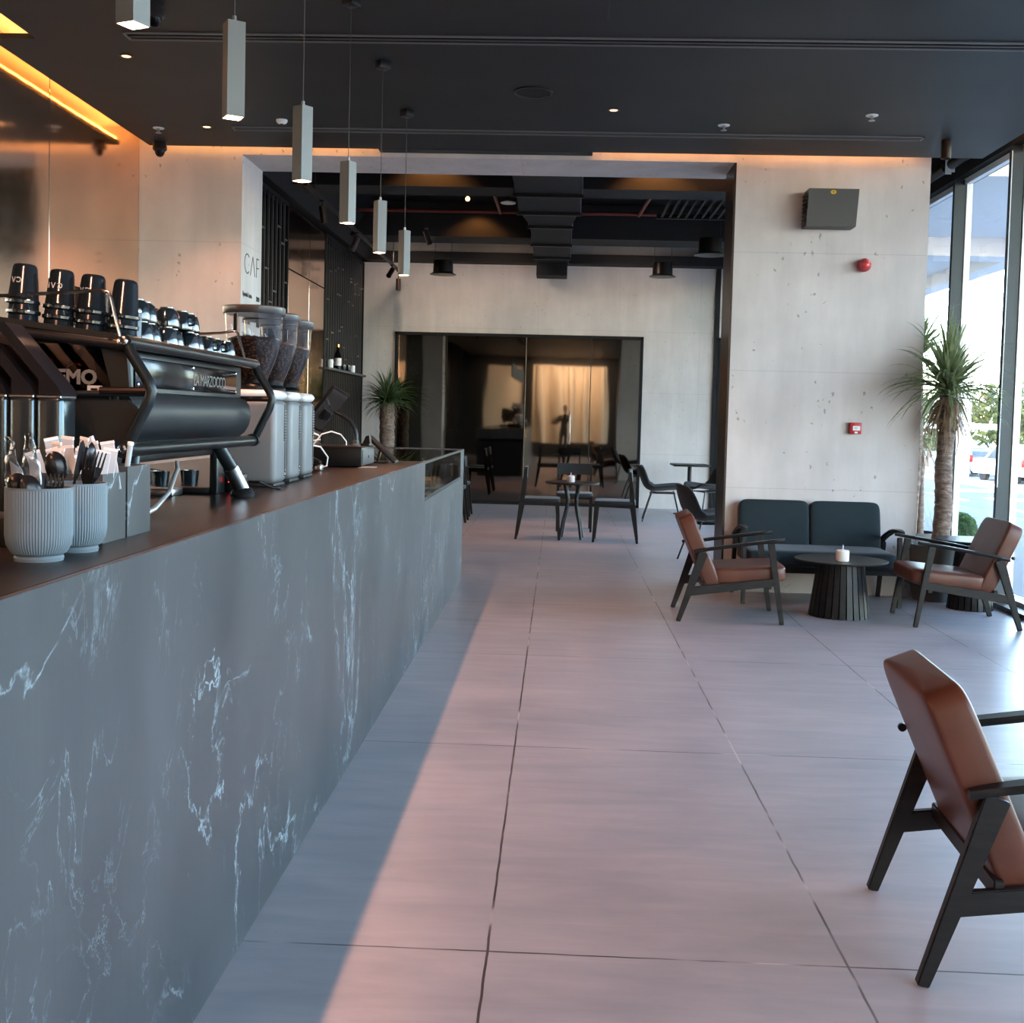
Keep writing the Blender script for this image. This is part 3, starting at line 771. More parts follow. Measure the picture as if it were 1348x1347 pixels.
for k in range(4):
    struct(MB().box(13.6,16.4,26+5*k,26.8+5*k,-.90,-.845).build('ground_marking','white'))
# canopy over the terrace
cn = thing('entrance_canopy', 'pale concrete canopy outside above the glazing', 'canopy', (5.6,10,4.3), world=True)
MB().box(3.7,7.9,-6,40,4.45,4.75).build('slab', 'canopy', cn)
MB().box(7.5,7.9,-6,40,4.2,4.45).build('edge_beam', 'canopy', cn)
for y in (13,19,25,31): MB().box(3.7,7.5,y,y+.6,4.15,4.45).build('cross_beam', 'canopy', cn)
def tree(x, y, z, h, r, seed, label, n=900, m='tree_leaf', name='street_tree'):
    rnd = random.Random(seed); d = thing(name, label, 'tree', (x, y, z))
    MB().tube([(0,0,0),(.1,0,h*.3),(0,.1,h*.62)], .14, 10, r1=.06).build('trunk', 'trunk', d)
    b = MB()
    for k in range(n):
        u = rnd.gauss(0,1), rnd.gauss(0,1), rnd.gauss(0,1); L = math.sqrt(sum(q*q for q in u)) or 1
        rr = r*(.55+.45*rnd.random())*(1+.25*math.sin(5*u[0]/L)*math.cos(4*u[1]/L))
        c = Vector((u[0]/L*rr, u[1]/L*rr, h*.66+u[2]/L*rr*.8))
        a = Vector((rnd.uniform(-1,1),rnd.uniform(-1,1),rnd.uniform(-1,1))).normalized()*r*.11; e = a.orthogonal().normalized()*r*.07
        b.quad(c-a, c+e, c+a, c-e)
    b.build('foliage', m, d, smooth=False)
tree(20.2,43,-.85,3.7,1.7,1,'green street tree straight behind the white car')
tree(21,54,-.85,4.2,2.1,2,'larger street tree beyond the road at left')
tree(20,33.5,-.85,3.3,1.3,3,'low street tree beside the parked dark car', 700)
tree(20.5,64,-.85,3.6,2.0,5,'farthest street tree beyond the road')
tree(22,48,-.85,3.0,1.6,6,'bushy tree behind the lamp post')
# clipped ball shrub
def ball(x, y, z, r, label, seed):
    rnd = random.Random(seed); d = thing('ball_shrub', label, 'shrub', (x,y,z))
    b = MB(); b.lathe([(.001,.05)]+[(r*.9*math.sin(PI*k/12), r+.05-r*.9*math.cos(PI*k/12)) for k in range(1,12)]+[(.001,2*r+.02)], seg=20)
    for k in range(1500):
        u = Vector((rnd.gauss(0,1), rnd.gauss(0,1), rnd.gauss(0,1))).normalized()
        c = Vector((0,0,r+.05)) + u*r*(.9+.12*rnd.random()); a = u.orthogonal().normalized()*.022; a.rotate(Matrix.Rotation(rnd.random()*6,3,u)); e = (u*.02+a.cross(u)*.6)
        b.quad(c-a, c+e, c+a, c-e)
    b.build('foliage', 'hedge', d, smooth=False)
    MB().lathe([(.001,0),(r*.5,0),(r*.6,.12),(.001,.12)], seg=20).build('pot', 'canopy', d)
ball(4.80,13.7,-.07,.18,'small clipped round shrub outside behind the palm trunk',4)
# posts outside
for x, y, h, l in ((17.6,50,5.4,'pale grey post beyond the road beside the white car'), (17.8,60,5.2,'thin pale post beyond the road at left')):
    o = MB().lathe([(.001,0),(.18,0),(.16,h),(.001,h)], seg=14).build('street_post', 'canopy', loc=(0,0,0)); o.location = (x,y,-.85); tag(o, l, 'post')
o = MB().box(17.2,17.35,44,75,1.32,1.55).build('street_rail', 'canopy', loc=(17.3,44,1.3)); tag(o, 'horizontal grey beam beyond the road behind the palm', 'beam')
# cars
def car(x, y, z, rz, paint, label, h=1.45, L=4.4):
    d = thing('car', label, 'car', (x,y,z), rz)
    W = 1.78
    side = [(-L/2,.35),(-L/2+.02,.95),(-L/2+.25,h-.12),(-L/2+.55,h),(L*.02,h),(L*.20,.96),(L*.42,.86),(L/2,.68),(L/2,.32)]
    b = MB(); b.poly([(px,-W/2,pz) for px, pz in side], (0,W,0))
    bmesh.ops.bevel(b.bm, geom=b.bm.edges[:], offset=.07, segments=2, affect='EDGES')
    b.build('body', paint, d)
    g = MB()
    for s_ in (-1,1):
        g.poly([(-L/2+.42,s_*(W/2+.004),.98),(-L/2+.66,s_*(W/2+.004),h-.1),(-.05,s_*(W/2+.004),h-.1),(L*.17,s_*(W/2+.004),.98)], (0,s_*.004,0))
    g.poly([(-L/2+.02,-.7,.98),(-L/2+.02,.7,.98),(-L/2+.24,.62,h-.16),(-L/2+.24,-.62,h-.16)], (-.02,0,0))
    g.build('windows', 'car_glass', d, smooth=False)
    for wx in (-L*.31, L*.31):
        for s_ in (-1,1):
            MB().lathe([(.001,0),(.20,0),(.32,.02),(.32,.18),(.20,.2),(.001,.2)], seg=24, mtx=Matrix.Translation((wx,s_*W/2-(.12 if s_>0 else .08),.32)) @ Matrix.Rotation(R(90),4,'X')).build('wheel', 'tyre', d)
    for s_ in (-1,1): MB().box(-L/2-.02,-L/2+.06,s_*.78-.1,s_*.78+.1,.72,1.02,.02).build('tail_light', 'tail', d)
car(18.8,47.5,-.85,R(95),'white_paint','white parked car beyond the road right of the palm trunk',1.6)
car(18.9,53.6,-.85,R(95),'grey_paint','grey parked car beyond the white car',1.35)
car(18.6,39.4,-.85,R(95),'grey_paint','dark parked car at the right edge behind the last mullion',1.6)
# ================================================================== COUNTER
d = thing('service_counter', 'long grey marble fronted service counter with pale veins', 'counter', (-1.3,4.5,0), world=True)
MB().box(-.778, CX, .2, 6.585, 0, CT, .001, 1).build('front_slab', 'stone', d)
MB().box(-.795, CX, 6.589, 9.30, 0, .845, .0015, 1).build('front_slab', 'stone', d)
MB().box(-1.85, CX, 9.02, 9.30, .846, CT, .0015, 1).build('end_block', 'stone', d)
MB().box(-1.85, -.80, .2, 6.585, .0, CT-.03).build('carcass', 'soffit_black', d)
MB().box(-1.85, -.80, 6.585, 9.28, .0, .80).build('carcass', 'soffit_black', d)
o = MB().box(-1.95, -.779, .2, 6.585, CT-.028, CT, .001, 1).build('countertop', 'counter_top', loc=(-1.4,3.4,CT-.028)); tag(o, 'dark brown worktop running along the marble counter', 'countertop')
MB().box(-.795, CX, .2, 6.585, 0, .001)
# display case sunk in the counter end
d = thing('display_case', 'glass pastry display case set into the far end of the counter', 'display case', (-1.3,7.8,.846), world=True)
MB().box(-.778, -.770, 6.60, 9.01, .862, 1.060).build('front_glass', 'case_glass', d)
MB().box(-1.80, -.770, 6.60, 9.01, 1.064, 1.072).build('top_glass', 'dark_smoked', d)
MB().box(-1.80, -.80, 6.60, 9.01, .846, .856).build('base_shelf', 'black_metal', d)
f = MB(); f.box(-.780, -.766, 6.588, 9.015, .847, .861); f.box(-.780,-.766,6.588,9.015,1.060,1.0745); f.box(-.780,-.766,9.0,9.016,.86,1.06)
f.build('frame', 'machine_panel', d)
MB().box(-1.81,-1.80,6.6,9.0,.85,1.06).build('rear_door', 'gloss_black', d)
MB().box(-.80,-.792,7.78,7.79,.86,1.06).build('divider', 'case_glass', d)
d = thing('cake_stand', 'cake stand with a domed brown cake inside the display case', 'cake', (-.96,7.05,.856))
MB().lathe([(.001,0),(.08,0),(.03,.012),(.025,.03),(.12,.04),(.12,.046),(.001,.046)], seg=28).build('stand', 'steel', d)
b = MB(); b.lathe([(.001,.046),(.11,.046),(.118,.08),(.105,.125),(.06,.150),(.001,.158)], seg=26); b.build('cake', 'pastry', d)
for k in range(3):
    d = thing('pastry', ['round golden bun nearest in the display case','round golden bun in the middle of the display case','round golden bun farthest in the display case'][k], 'pastry', (-.86,7.55+.18*k,.868), group=None)
    MB().lathe([(.001,0),(.05,0),(.062,.018),(.05,.042),(.02,.052),(.001,.053)], seg=20).build('bun', 'pastry', d)
    MB().lathe([(.001,-.012),(.08,-.010),(.085,-.002),(.001,0)], seg=24).build('plate', 'paper', d)
for k in range(3):
    d = MB().lathe([(.001,0),(.03,0),(.035,.11),(.032,.11),(.028,.005),(.001,.005)], seg=20).build('glass_tumbler', 'case_glass', loc=(0,0,0))
    d.location = (-.87,8.25+.2*k,.857); tag(d, ['nearest','middle','farthest'][k]+' of the three tumblers at the far end of the display case', 'glass')

def point(name, loc, e, color, rad=.02):
    l = bpy.data.lights.new(name, 'POINT'); l.energy = e; l.color = color; l.shadow_soft_size = rad
    o = bpy.data.objects.new(name, l); col.objects.link(o); o.location = loc
for yy in (6.9,7.6,8.4): point('case_fill', (-.90,yy,1.045), 4, (1,.80,.6))  # lamps without fixtures, added so the cake and buns show
# ---- espresso machine
MX = -1.0; Y0, Y1 = 2.60, 3.71
E_ = thing('espresso_machine', 'large black espresso machine with tubular frame on the counter', 'espresso machine', (-1.28,3.15,CT), world=True)
XB = -1.62
def zt(x): return 1.500 + max(0, (-1.0 - x))*.12
# body: rear panel (towards customer)
MB().box(-1.055, -1.035, Y0+.04, Y1-.03, 1.255, 1.485, .004).build('rear_panel', 'machine_panel', E_)
b = MB()
cp = [(-1.036, 1.385),(-1.018,1.38),(-1.004,1.36),(-.998,1.33),(-1.004,1.30),(-1.018,1.275),(-1.036,1.262)]
b.poly([(x, Y0+.05, z) for x, z in cp], (0, Y1-Y0-.09, 0)); b.build('lower_rear_skin', 'machine_panel', E_)
w_ = MB().box(-1.035, -1.030, Y0+.14, Y1-.10, 1.395, 1.468, .003).build('rear_window', 'gloss_black', E_)
for yy in (Y0+.155, (Y0+Y1)/2+.02, Y1-.115):
    for zz in (1.402, 1.460):
        MB().lathe([(.001,0),(.006,0),(.005,.004),(.001,.005)], seg=12, mtx=Matrix.Translation((-1.031,yy,zz)) @ Matrix.Rotation(R(90),4,'Y')).build('screw', 'chrome', w_)
text('rear_lettering', 'LA MARZOCCO', .046, 'grey_print', w_, facing_px((-1.0298, 3.18, 1.412)), space=.9)
MB().box(-1.031,-1.029,3.16,3.50,1.395,1.40)
# body block
b = MB(); b.poly([(XB, Y0+.03, 1.27),(-1.05,Y0+.03,1.27),(-1.05,Y0+.03,zt(-1.05)-.012),(XB,Y0+.03,zt(XB)-.012)], (0,Y1-Y0-.06,0)); b.build('body', 'soffit_black', E_, smooth=False)
# top tray plate and rails
b = MB(); b.poly([(XB,Y0,zt(XB)-.012),(-1.02,Y0,zt(-1.02)-.012),(-1.0,Y0,zt(-1.0)-.004),(-1.03,Y0,zt(-1.03)+.012),(XB,Y0,zt(XB)+.012)], (0,.012,0))
b.build('tray_edge', 'machine_side', E_, smooth=False)
b = MB(); b.poly([(XB,Y0,zt(XB)-.008),(-1.02,Y0,zt(-1.02)-.008),(-1.02,Y0,zt(-1.02)-.002),(XB,Y0,zt(XB)-.002)], (0,Y1-Y0,0)); b.build('cup_tray', 'machine_side', E_, smooth=False)
# tube frame
tr = .0135
MB().tube([(MX,Y0-.01,1.497),(MX,Y1+.01,1.497)], tr+.002, 14).build('top_rail', 'frame_metal', E_)
MB().tube([(MX,Y0-.01,1.247),(MX,Y1+.01,1.247)], tr+.003, 14).build('bottom_rail', 'frame_metal', E_)
def arc(p, n=5): return p
for y in (Y0, Y1):
    pts = [(MX,y,1.497),(MX+.012,y,1.47),(MX+.050,y,1.41),(MX+.060,y,1.385),(MX+.052,y,1.355),(MX+.014,y,1.275),(MX,y,1.247)]
    MB().tube(pts, tr, 12).build('side_hoop', 'frame_metal', E_)
    MB().tube([(MX+.055,y,1.385),(MX-.06,y+(.0),1.383)], .009, 10).build('hoop_stub', 'dark_bronze', E_)
    MB().lathe([(.001,-.012),(.021,-.012),(.021,.012),(.001,.012)], seg=20, mtx=Matrix.Translation((MX,y-.006,1.249)) @ Matrix.Rotation(R(90),4,'X')).build('rail_end_collar', 'frame_metal', E_)
for z in (1.497, 1.249):
    MB().lathe([(.001,0),(.012,0),(.011,.005),(.006,.006),(.005,.003),(.001,.003)], seg=18, mtx=Matrix.Translation((MX-.0 if z<1.3 else MX-.002, Y0-.0185, z)) @ Matrix.Rotation(R(90),4,'X')).build('hex_bolt', 'chrome', E_)
# near side: rails, glazed frame with lettering
MB().tube([(MX-.005,Y0,1.488),(XB,Y0,zt(XB)-.022)], .012, 12).build('side_rail', 'black_metal', E_)
MB().tube([(MX+.045,Y0+.005,1.378),(XB,Y0+.005,1.366)], .007, 10).build('side_rail', 'machine_panel', E_)
b = MB(); b.poly([(-1.005,Y0+.012,1.485),(-1.065,Y0+.012,1.485),(-1.035,Y0+.012,1.375),(-.995,Y0+.012,1.375)], (0,.016,0)); b.build('side_cheek', 'machine_side', E_)
b = MB(); b.poly([(-1.0,Y0+.012,1.362),(XB,Y0+.012,1.362),(XB,Y0+.012,1.255),(-1.01,Y0+.012,1.255),(-.965,Y0+.012,1.33)], (0,.016,0)); b.build('lower_cheek', 'machine_side', E_)
g_ = MB().box(XB,-1.04,Y0+.014,Y0+.017,1.375,1.49).build('side_window', 'smoked_glass', E_)
# bright works behind the side window
for cx, cz, rr in ((-1.13,1.425,.020),(-1.20,1.43,.026),(-1.26,1.45,.018)):
    MB().tube([(cx+rr*math.cos(a), Y0+.024, cz+rr*math.sin(a)) for a in [R(40+12*k) for k in range(18)]], .004, 8).build('copper_pipe', 'amber', E_)
text('side_lettering', 'DEMO', .046, 'grey_print', g_, facing_ny((-1.205,Y0+.0135,1.398)), bold=.0018)
MB().box(-1.094,-1.061,Y0+.008,Y0+.0125,1.378,1.394).build('maker_plate', 'pale_print', E_)
lp = MB(); lp.box(-1.085,-1.070,Y0+.006,Y0+.0085,1.383,1.388); lp.build('plate_emblem', 'black_metal', E_)
# lower side details, frosted vessel and group heads
MB().box(-1.60,-1.10,Y0+.10,Y1-.10,1.20,1.26,.01).build('drip_tray', 'black_metal', E_)
for k in range(3):
    yy = Y0+.22+.33*k
    MB().lathe([(.001,0),(.035,0),(.036,.05),(.001,.05)], seg=20, mtx=Matrix.Translation((-1.45,yy,1.2))).build('group_head', 'steel', E_)
    MB().tube([(-1.45,yy,1.21),(-1.58,yy,1.20)], .012, 10).build('portafilter_handle', 'black_plastic', E_)
# legs
for (x, y, dx, dy) in ((-1.03,3.40,.055,.09),(-1.03,2.72,.01,-.05),(-1.55,3.42,-.03,.05),(-1.55,2.72,-.03,-.05)):
    lg = MB(); lg.tube([(x,y,1.245),(x+dx*.6,y+dy*.6,1.165)], .021, 18); lg.build('leg', 'frame_metal', E_)
    lg = MB(); lg.tube([(x+dx*.55,y+dy*.55,1.17),(x+dx,y+dy,1.10)], .024, 18); lg.build('leg_sleeve', 'steel', E_)
    MB().lathe([(.001,0),(.036,0),(.038,.010),(.030,.026),(.026,.030),(.001,.030)], seg=24, c=(x+dx*1.03,y+dy*1.03,CT+.001)).build('foot', 'black_metal', E_)
# cup guard rail (pale tube) round the top
zr = 1.615
MB().tube([(XB,Y0+.02,1.575),(-1.12,Y0+.02,zr-.004),(-1.065,Y0+.02,zr),(-1.050,Y0+.02,zr-.004),(-1.043,Y0+.02,zr-.02),(-1.022,Y0+.02,zt(-1.02))], .0042, 10).build('guard_rail', 'chrome', E_)
MB().tube([(-1.40,Y1-.03,1.575),(-1.10,Y1-.03,zr-.02),(-1.055,Y1-.03,zr-.012),(-1.048,Y1-.03,zr-.02),(-1.022,Y1-.03,zt(-1.02))], .0045, 10).build('guard_rail', 'chrome', E_)
MB().box(-1.062,-1.050,Y1-.035,Y1-.025,zr-.012,zr+.045,.001,1).build('rail_clip', 'black_plastic', E_)
b = MB(); b.box(-1.58,-1.50,Y0+.3,Y1-.2,1.50,1.512); 
pg = MB().box(-1.30,-1.297,Y0+.30,Y1-.02,1.56,1.665).build('rear_splash_guard', 'smoked_glass', E_)

# tall cups stacked upside down on the near end of the machine
def tallcup(name='tall_cup'):
    c = thing(name, 'x', 'cup', (0,0,0))
    MB().lathe([(.0365,0),(.0355,.004),(.0345,.006),(.0275,.084),(.0245,.091),(.019,.094),(.001,.094)], seg=36, cap=False).build('cup_body', 'cup', c)
    MB().lathe([(.0335,.001),(.026,.078),(.001,.088)], seg=24, cap=False).build('inner_wall', 'cup', c)
    MB().lathe([(.0365,0),(.0382,.002),(.0382,.008),(.0360,.010)], seg=36, cap=False).build('rim', 'cup', c)
    return c
tc = tallcup(); first = True
names = ['leftmost','second from left','third from left','rightmost']
TILT = -R(3.5)
levels = ['topmost','middle','lowest']
lean = Euler((0, R(4), 0)); logo_jobs = []
for i, (x, y) in enumerate(((-1.272,2.66),(-1.198,2.685),(-1.128,2.70),(-1.055,2.715))):
    for k in range(3):
        z = zt(x)+.0025 + (2-k)*.0240
        L = '%s black tall cup in the %s inverted stack on the machine' % (levels[k], names[i])
        if first: c = tc; first = False; c['label'] = L; c['group'] = 'tall black cups stacked on the machine'; c.location = (x,y,z); c.rotation_euler = lean
        else: c = dup(tc, (x+(2-k)*.024*math.sin(R(4)), y, z), None, L, 'tall black cups stacked on the machine', rot=lean)
        if k == 0 and i < 3: logo_jobs.append((c, i))
for c, i in logo_jobs:
    # upside-down CAF print bent round the cup
    chars = {0:[('C',-90+6),('\u039b',-90-20)],1:[('C',-90+22),('\u039b',-90-8),('F',-90-38)],2:[('C',-90+4),('\u039b',-90-26)]}[i]
    for ch, a in chars:
        a = R(a); r = .0312
        nrm = Vector((math.cos(a), math.sin(a), 0)); xx = Vector((0,0,-1)).cross(nrm)
        text('logo_letter', ch, .017, 'pale_print', c, frame(xx, (0,0,-1), nrm, nrm*r + Vector((0,0,.060)) - xx*.0045), ext=.0002, bold=.0003)
# espresso cups: two layers on the back half
def ecup():
    c = thing('espresso_cup', 'x', 'cup', (0,0,0))
    MB().lathe([(.034,0),(.0345,.004),(.033,.022),(.028,.042),(.018,.050),(.018,.053),(.001,.053)], seg=30, cap=False).build('cup_body', 'blue_cup', c)
    MB().tube([(.031,0,.012),(.046,0,.014),(.050,0,.024),(.044,0,.034),(.028,0,.036)], .0035, 8).build('handle', 'blue_cup', c)
    return c
ec = ecup(); cnt = 0; n_ec = 0
lower = [(2.85,-1.06),(2.93,-1.07),(3.02,-1.055),(3.11,-1.07),(3.20,-1.055),(3.29,-1.07),(3.385,-1.06),(3.485,-1.065),(3.575,-1.06)]
upper = [(2.865,-1.075),(2.955,-1.09),(3.07,-1.07),(3.17,-1.065),(3.26,-1.075)]
back = [(2.88,-1.155),(2.98,-1.16),(3.08,-1.155),(3.18,-1.16),(3.29,-1.155)]
grp = 'small dark espresso cups piled on the machine'
words = ['nearest','second','third','fourth','fifth','sixth','seventh','eighth','farthest']
allc = [(x,y,zt(x)+.003,'%s dark espresso cup in the lower row on the machine top' % words[k]) for k,(y,x) in enumerate(lower)] + \
       [(x,y,zt(x)+.058,'%s dark espresso cup in the upper layer on the machine top' % ['nearest','second','third','fourth','farthest'][k]) for k,(y,x) in enumerate(upper)] + \
       [(x,y,zt(x)+.004,'%s dark espresso cup in the hidden rear row on the machine top' % ['nearest','second','third','fourth','farthest'][k]) for k,(y,x) in enumerate(back)]
for k,(x,y,z,L) in enumerate(allc):
    rz = R(random.choice((-60,-20,10,200,160,-110)))
    if k == 0: ec.location = (x,y,z); ec.rotation_euler = (0,0,rz); ec['label'] = L; ec['group'] = grp
    else: dup(ec, (x,y,z), rz, L, grp)
d = thing('tamper_canister', 'plain blue grey metal canister between tall cups and espresso cups', 'canister', (-1.045,2.755,zt(-1.045)+.002))
MB().lathe([(.001,0),(.021,0),(.022,.075),(.020,.079),(.001,.079)], seg=28).build('body', 'ceramic', d)
MB().lathe([(.0225,.070),(.0225,.074)], seg=28, cap=False).build('rim_band', 'steel', d)

# under the machine: hose, scale, glasses
o = MB().tube([(-1.10,3.25,1.19),(-1.08,3.20,1.172),(-1.06,3.12,1.16),(-1.0,2.90,1.13),(-.985,2.75,1.098),(-.99,2.62,1.083)], .0065, 10).build('braided_hose', 'steel_hose', loc=(-1.0,2.75,CT)); tag(o, 'braided steel hose curving down from under the machine to the counter', 'hose')
d = thing('tamping_stand', 'black C shaped stand with round base under the espresso machine', 'stand', (-1.14,3.64,CT))
b = MB(); b.box(-.085,.03,-.05,.05,0,.018,.006); b.build('base', 'black_metal', d)
MB().box(.03,.055,-.045,.045,0,.15,.004).build('upright', 'frame_metal', d)
MB().box(-.06,.055,-.03,.03,.15,.165,.004).build('arm', 'black_metal', d)
d = thing('digital_timer', 'small black timer with red digits beside the machine foot', 'timer', (-1.055,3.72,CT))
MB().box(-.035,.03,-.03,.03,0,.062,.004).build('casing', 'black_plastic', d)
text('display', '21', .020, 'led_red', d, facing_ny((-.022,-.0305,.034)), bold=.0005)
MB().lathe([(.001,0),(.004,0),(.004,.003),(.001,.003)], seg=12, mtx=Matrix.Translation((.012,-.030,.038)) @ Matrix.Rotation(R(90),4,'X')).build('button', 'white', d)
for k,(x,y) in enumerate(((-1.52,3.9),(-1.43,3.95),(-1.36,3.85),(-1.29,3.95),(-1.60,4.05))):
    o = MB().lathe([(.001,0),(.028,0),(.033,.055),(.030,.055),(.026,.004),(.001,.004)], seg=22).build('shot_glass', 'blue_cup', loc=(0,0,0)); o.location=(x,y,CT+.001)
    tag(o, ['leftmost but one','middle','second from right','rightmost','leftmost and farthest'][k]+' of the small dark cups seen under the espresso machine', 'cup', 'small dark cups behind the machine')
d = thing('drip_mat', 'brushed steel block on the counter under the machine hose', 'tray', (-1.235,3.50,CT))
MB().box(-.055,.055,-.05,.05,0,.022,.003).build('tray_body', 'steel', d)
# power cable near the grinder
o = MB().tube([(-1.045,3.80,CT+.03),(-1.0,3.80,CT+.03),(-.965,3.82,CT+.012),(-.955,3.90,CT+.005),(-1.0,3.96,CT+.005)], .0045, 8).build('power_cable', 'black_plastic', loc=(-1.0,3.85,CT)); tag(o, 'thin black power cable behind the machine foot', 'cable')

# ---- grinders
def grinder():
    g = thing('coffee_grinder', 'x', 'coffee grinder', (0,0,0))
    H = .345
    b = MB(); b.box(-.105,.105,-.085,.085,.012,H-.035,.022,4); b.build('body', 'grinder', g)
    b = MB(); b.box(-.106,.106,-.086,.086,H-.034,H,.020,4); b.build('top_cap', 'grinder_top', g)
    MB().box(-.10,.10,-.08,.08,0,.014,.005).build('base', 'grinder_dark', g)
    b = MB()
    b.box(.098,.1075,.036,.060,.16,.295,.004)
    b.build('vent_slot', 'grinder_dark', g)
    for k in range(12): pass
    b = MB()
    for k in range(11): b.box(.100,.1085,.034,.062,.165+.0105*k,.169+.0105*k)
    b.build('vent_louvres', 'grinder', g, smooth=False)
    MB().box(.100,.1068,.046,.050,.05,.158).build('panel_joint', 'grinder_dark', g)
    for z in (.045,.03): MB().lathe([(.001,0),(.006,0),(.005,.004),(.001,.005)], seg=10, mtx=Matrix.Translation((.104,.048,z+.01)) @ Matrix.Rotation(R(90),4,'Y')).build('screw', 'chrome', g)
    b = MB(); b.lathe([(.001,H-.001),(.055,H-.001),(.058,H+.012),(.048,H+.024),(.050,H+.038),(.001,H+.038)], seg=30); b.build('hopper_collar', 'black_plastic', g)
    prof = [(.050,H+.036),(.062,H+.065),(.082,H+.115),(.097,H+.175),(.103,H+.262),(.104,H+.268)]
    MB().lathe(prof, seg=48, cap=False).build('hopper', 'hopper_glass', g)
    MB().lathe([(.001,H+.268),(.109,H+.268),(.111,H+.272),(.111,H+.292),(.107,H+.296),(.001,H+.296)], seg=48).build('hopper_lid', 'lid', g)
    bp = [(.001,H+.037),(.048,H+.037),(.060,H+.066),(.080,H+.116),(.0945,H+.172),(.0955,H+.178),(.06,H+.190),(.001,H+.183)]
    b = MB(); b.lathe(bp, seg=44)
    for v in b.bm.verts:
        if v.co.z > H+.17: v.co.z += random.uniform(-.003,.003)
    b.build('coffee_beans', 'beans', g)
    return g
g1 = grinder(); g1.location = (-1.10,4.07,CT); g1['label'] = 'nearest silver coffee grinder with largest bean hopper'; g1['group'] = 'coffee grinders in a row'
MB().box(-.075,-.035,-.090,-.086,.03,.08).build('notice_sticker', 'paper', g1)
dup(g1, (-1.112,4.36,CT), 0, 'middle silver coffee grinder of the row', 'coffee grinders in a row')
dup(g1, (-1.125,4.66,CT), 0, 'farthest silver coffee grinder of the row', 'coffee grinders in a row')
for o in list(bpy.data.objects):
    pass

# ---- slanted appliances at the very left
def appl(x, label):
    a = thing('slanted_dispenser', label, 'appliance', (x,2.48,CT), world=False)
    MB().box(-.0295,.0295,-.04,.04,0,.292,.013,4).build('lower_body', 'appliance', a)
    b = MB(); b.poly([(.030,-.04,.293),(.022,-.04,.310),(-.0975,-.04,.449),(-.112,-.04,.449),(-.114,-.04,.436),(-.022,-.04,.328),(-.022,-.04,.293)], (0,.08,0)); b.build('slanted_head', 'appliance_arm', a)
    MB().box(-.028,.028,-.0405,.0405,.286,.293,.002,1).build('neck_band', 'steel', a)
    return a
appl(-1.109, 'dark glossy slant topped dispenser, right one of the pair left of the machine')
appl(-1.170, 'dark glossy slant topped dispenser, middle one at the left edge')
appl(-1.231, 'dark glossy slant topped dispenser cut by the left edge of the picture')
o = MB().box(-1.20,-.985,2.10,2.22,CT,1.132,.003).build('black_tray', 'black_metal', loc=(-1.1,2.16,CT)); tag(o, 'low black box behind the grey pots', 'box')

# ---- ribbed pots with cutlery
def ribbed(cx, cy, label, r=.056):
    p = thing('utensil_pot', label, 'pot', (cx,cy,CT), group='ribbed grey pots on the counter')
    prof = [(.001,0),(r*.72,0),(r*.74,.006),(r*.70,.010),(r*.82,.014),(r*.96,.030),(r,.045)]
    pr2 = [(r,.045),(r,.128)]
    b = MB(); b.lathe(prof[:4]+[(r*.82,.014)], seg=60, cap=False); b.build('foot_ring', 'ceramic', p)
    b = MB(); b.lathe([(r*.82,.014),(r*.96,.028),(r,.045),(r,.124)], seg=144, cap=False, rib=1, ribd=.0011); b.build('ribbed_wall', 'ceramic', p)
    b = MB(); b.lathe([(r*.99,.124),(r,.128),(r*.95,.128),(r*.93,.05),(r*.7,.012),(.001,.012)], seg=60, cap=False); b.build('rim', 'ceramic', p)
    return p
ribbed(-.901,1.948,'front ribbed blue grey pot at the lower left, cut by the picture edge')
ribbed(-.897,2.090,'second ribbed blue grey pot, behind the front pot')
def cutl(kind, base, top, label, roll=0.):
    base, top = Vector(base), Vector(top); L = (top-base).length; dz = (top-base).normalized()
    yy = Vector((-.35,1,0)); yy = (yy - dz*yy.dot(dz)).normalized(); xx = yy.cross(dz)
    q = Matrix((xx, yy, dz)).transposed().to_4x4() @ Matrix.Rotation(roll,4,'Z')
    mt = Matrix.Translation(base) @ q
    d = thing('%s' % kind, label, kind.split('_')[-1], base); OFF[d.name] = base
    hb = MB(); hl = L*.62
    hb.beam((0,0,0),(0,0,hl), .0085, .003, .005, .0025, up=(0,1,0), bev=.0008)
    for v in hb.bm.verts: v.co = mt @ v.co
    hb.build('handle', 'cutlery', d)
    b = MB()
    if kind == 'table_spoon':
        b.lathe([(.001,-.0045),(.009,-.0038),(.016,.0),(.0198,.005),(.0188,.0055),(.013,.0015),(.001,-.0015)], seg=28, sy=1.0)
        for v in b.bm.verts:
            x, y, z = v.co; v.co = Vector((x, z, L-.027+y*1.45))
    elif kind == 'table_fork':
        b.poly([(-.003,-.001,hl-.004),(.003,-.001,hl-.004),(.0115,-.001,hl+.018),(.0125,-.001,hl+.034),(-.0125,-.001,hl+.034),(-.0115,-.001,hl+.018)], (0,.002,0))
        for k in range(4):
            x = -.0103+.0069*k; b.beam((x,0,hl+.032),(x,.003,L), .0038, .002, .002, .0015, up=(0,1,0))
    else:
        b.poly([(-.004,-.0008,hl-.004),(.004,-.0008,hl-.004),(.009,-.0008,hl+.02),(.008,-.0008,L-.015),(0,-.0008,L),(-.005,-.0008,L-.006)], (0,.0016,0))
    for v in b.bm.verts: v.co = mt @ v.co
    b.build({'table_spoon':'bowl','table_fork':'tines','table_knife':'blade'}[kind], 'cutlery', d)
    return d
c2 = Vector((-.897,2.090,CT)); 
def P2(dx, dy, z): return (c2.x+dx, c2.y+dy, CT+z)
cutl('table_spoon', P2(.0,-.01,.03), P2(-.030,-.03,.184), 'black spoon with large round bowl upright in the second pot', .2)
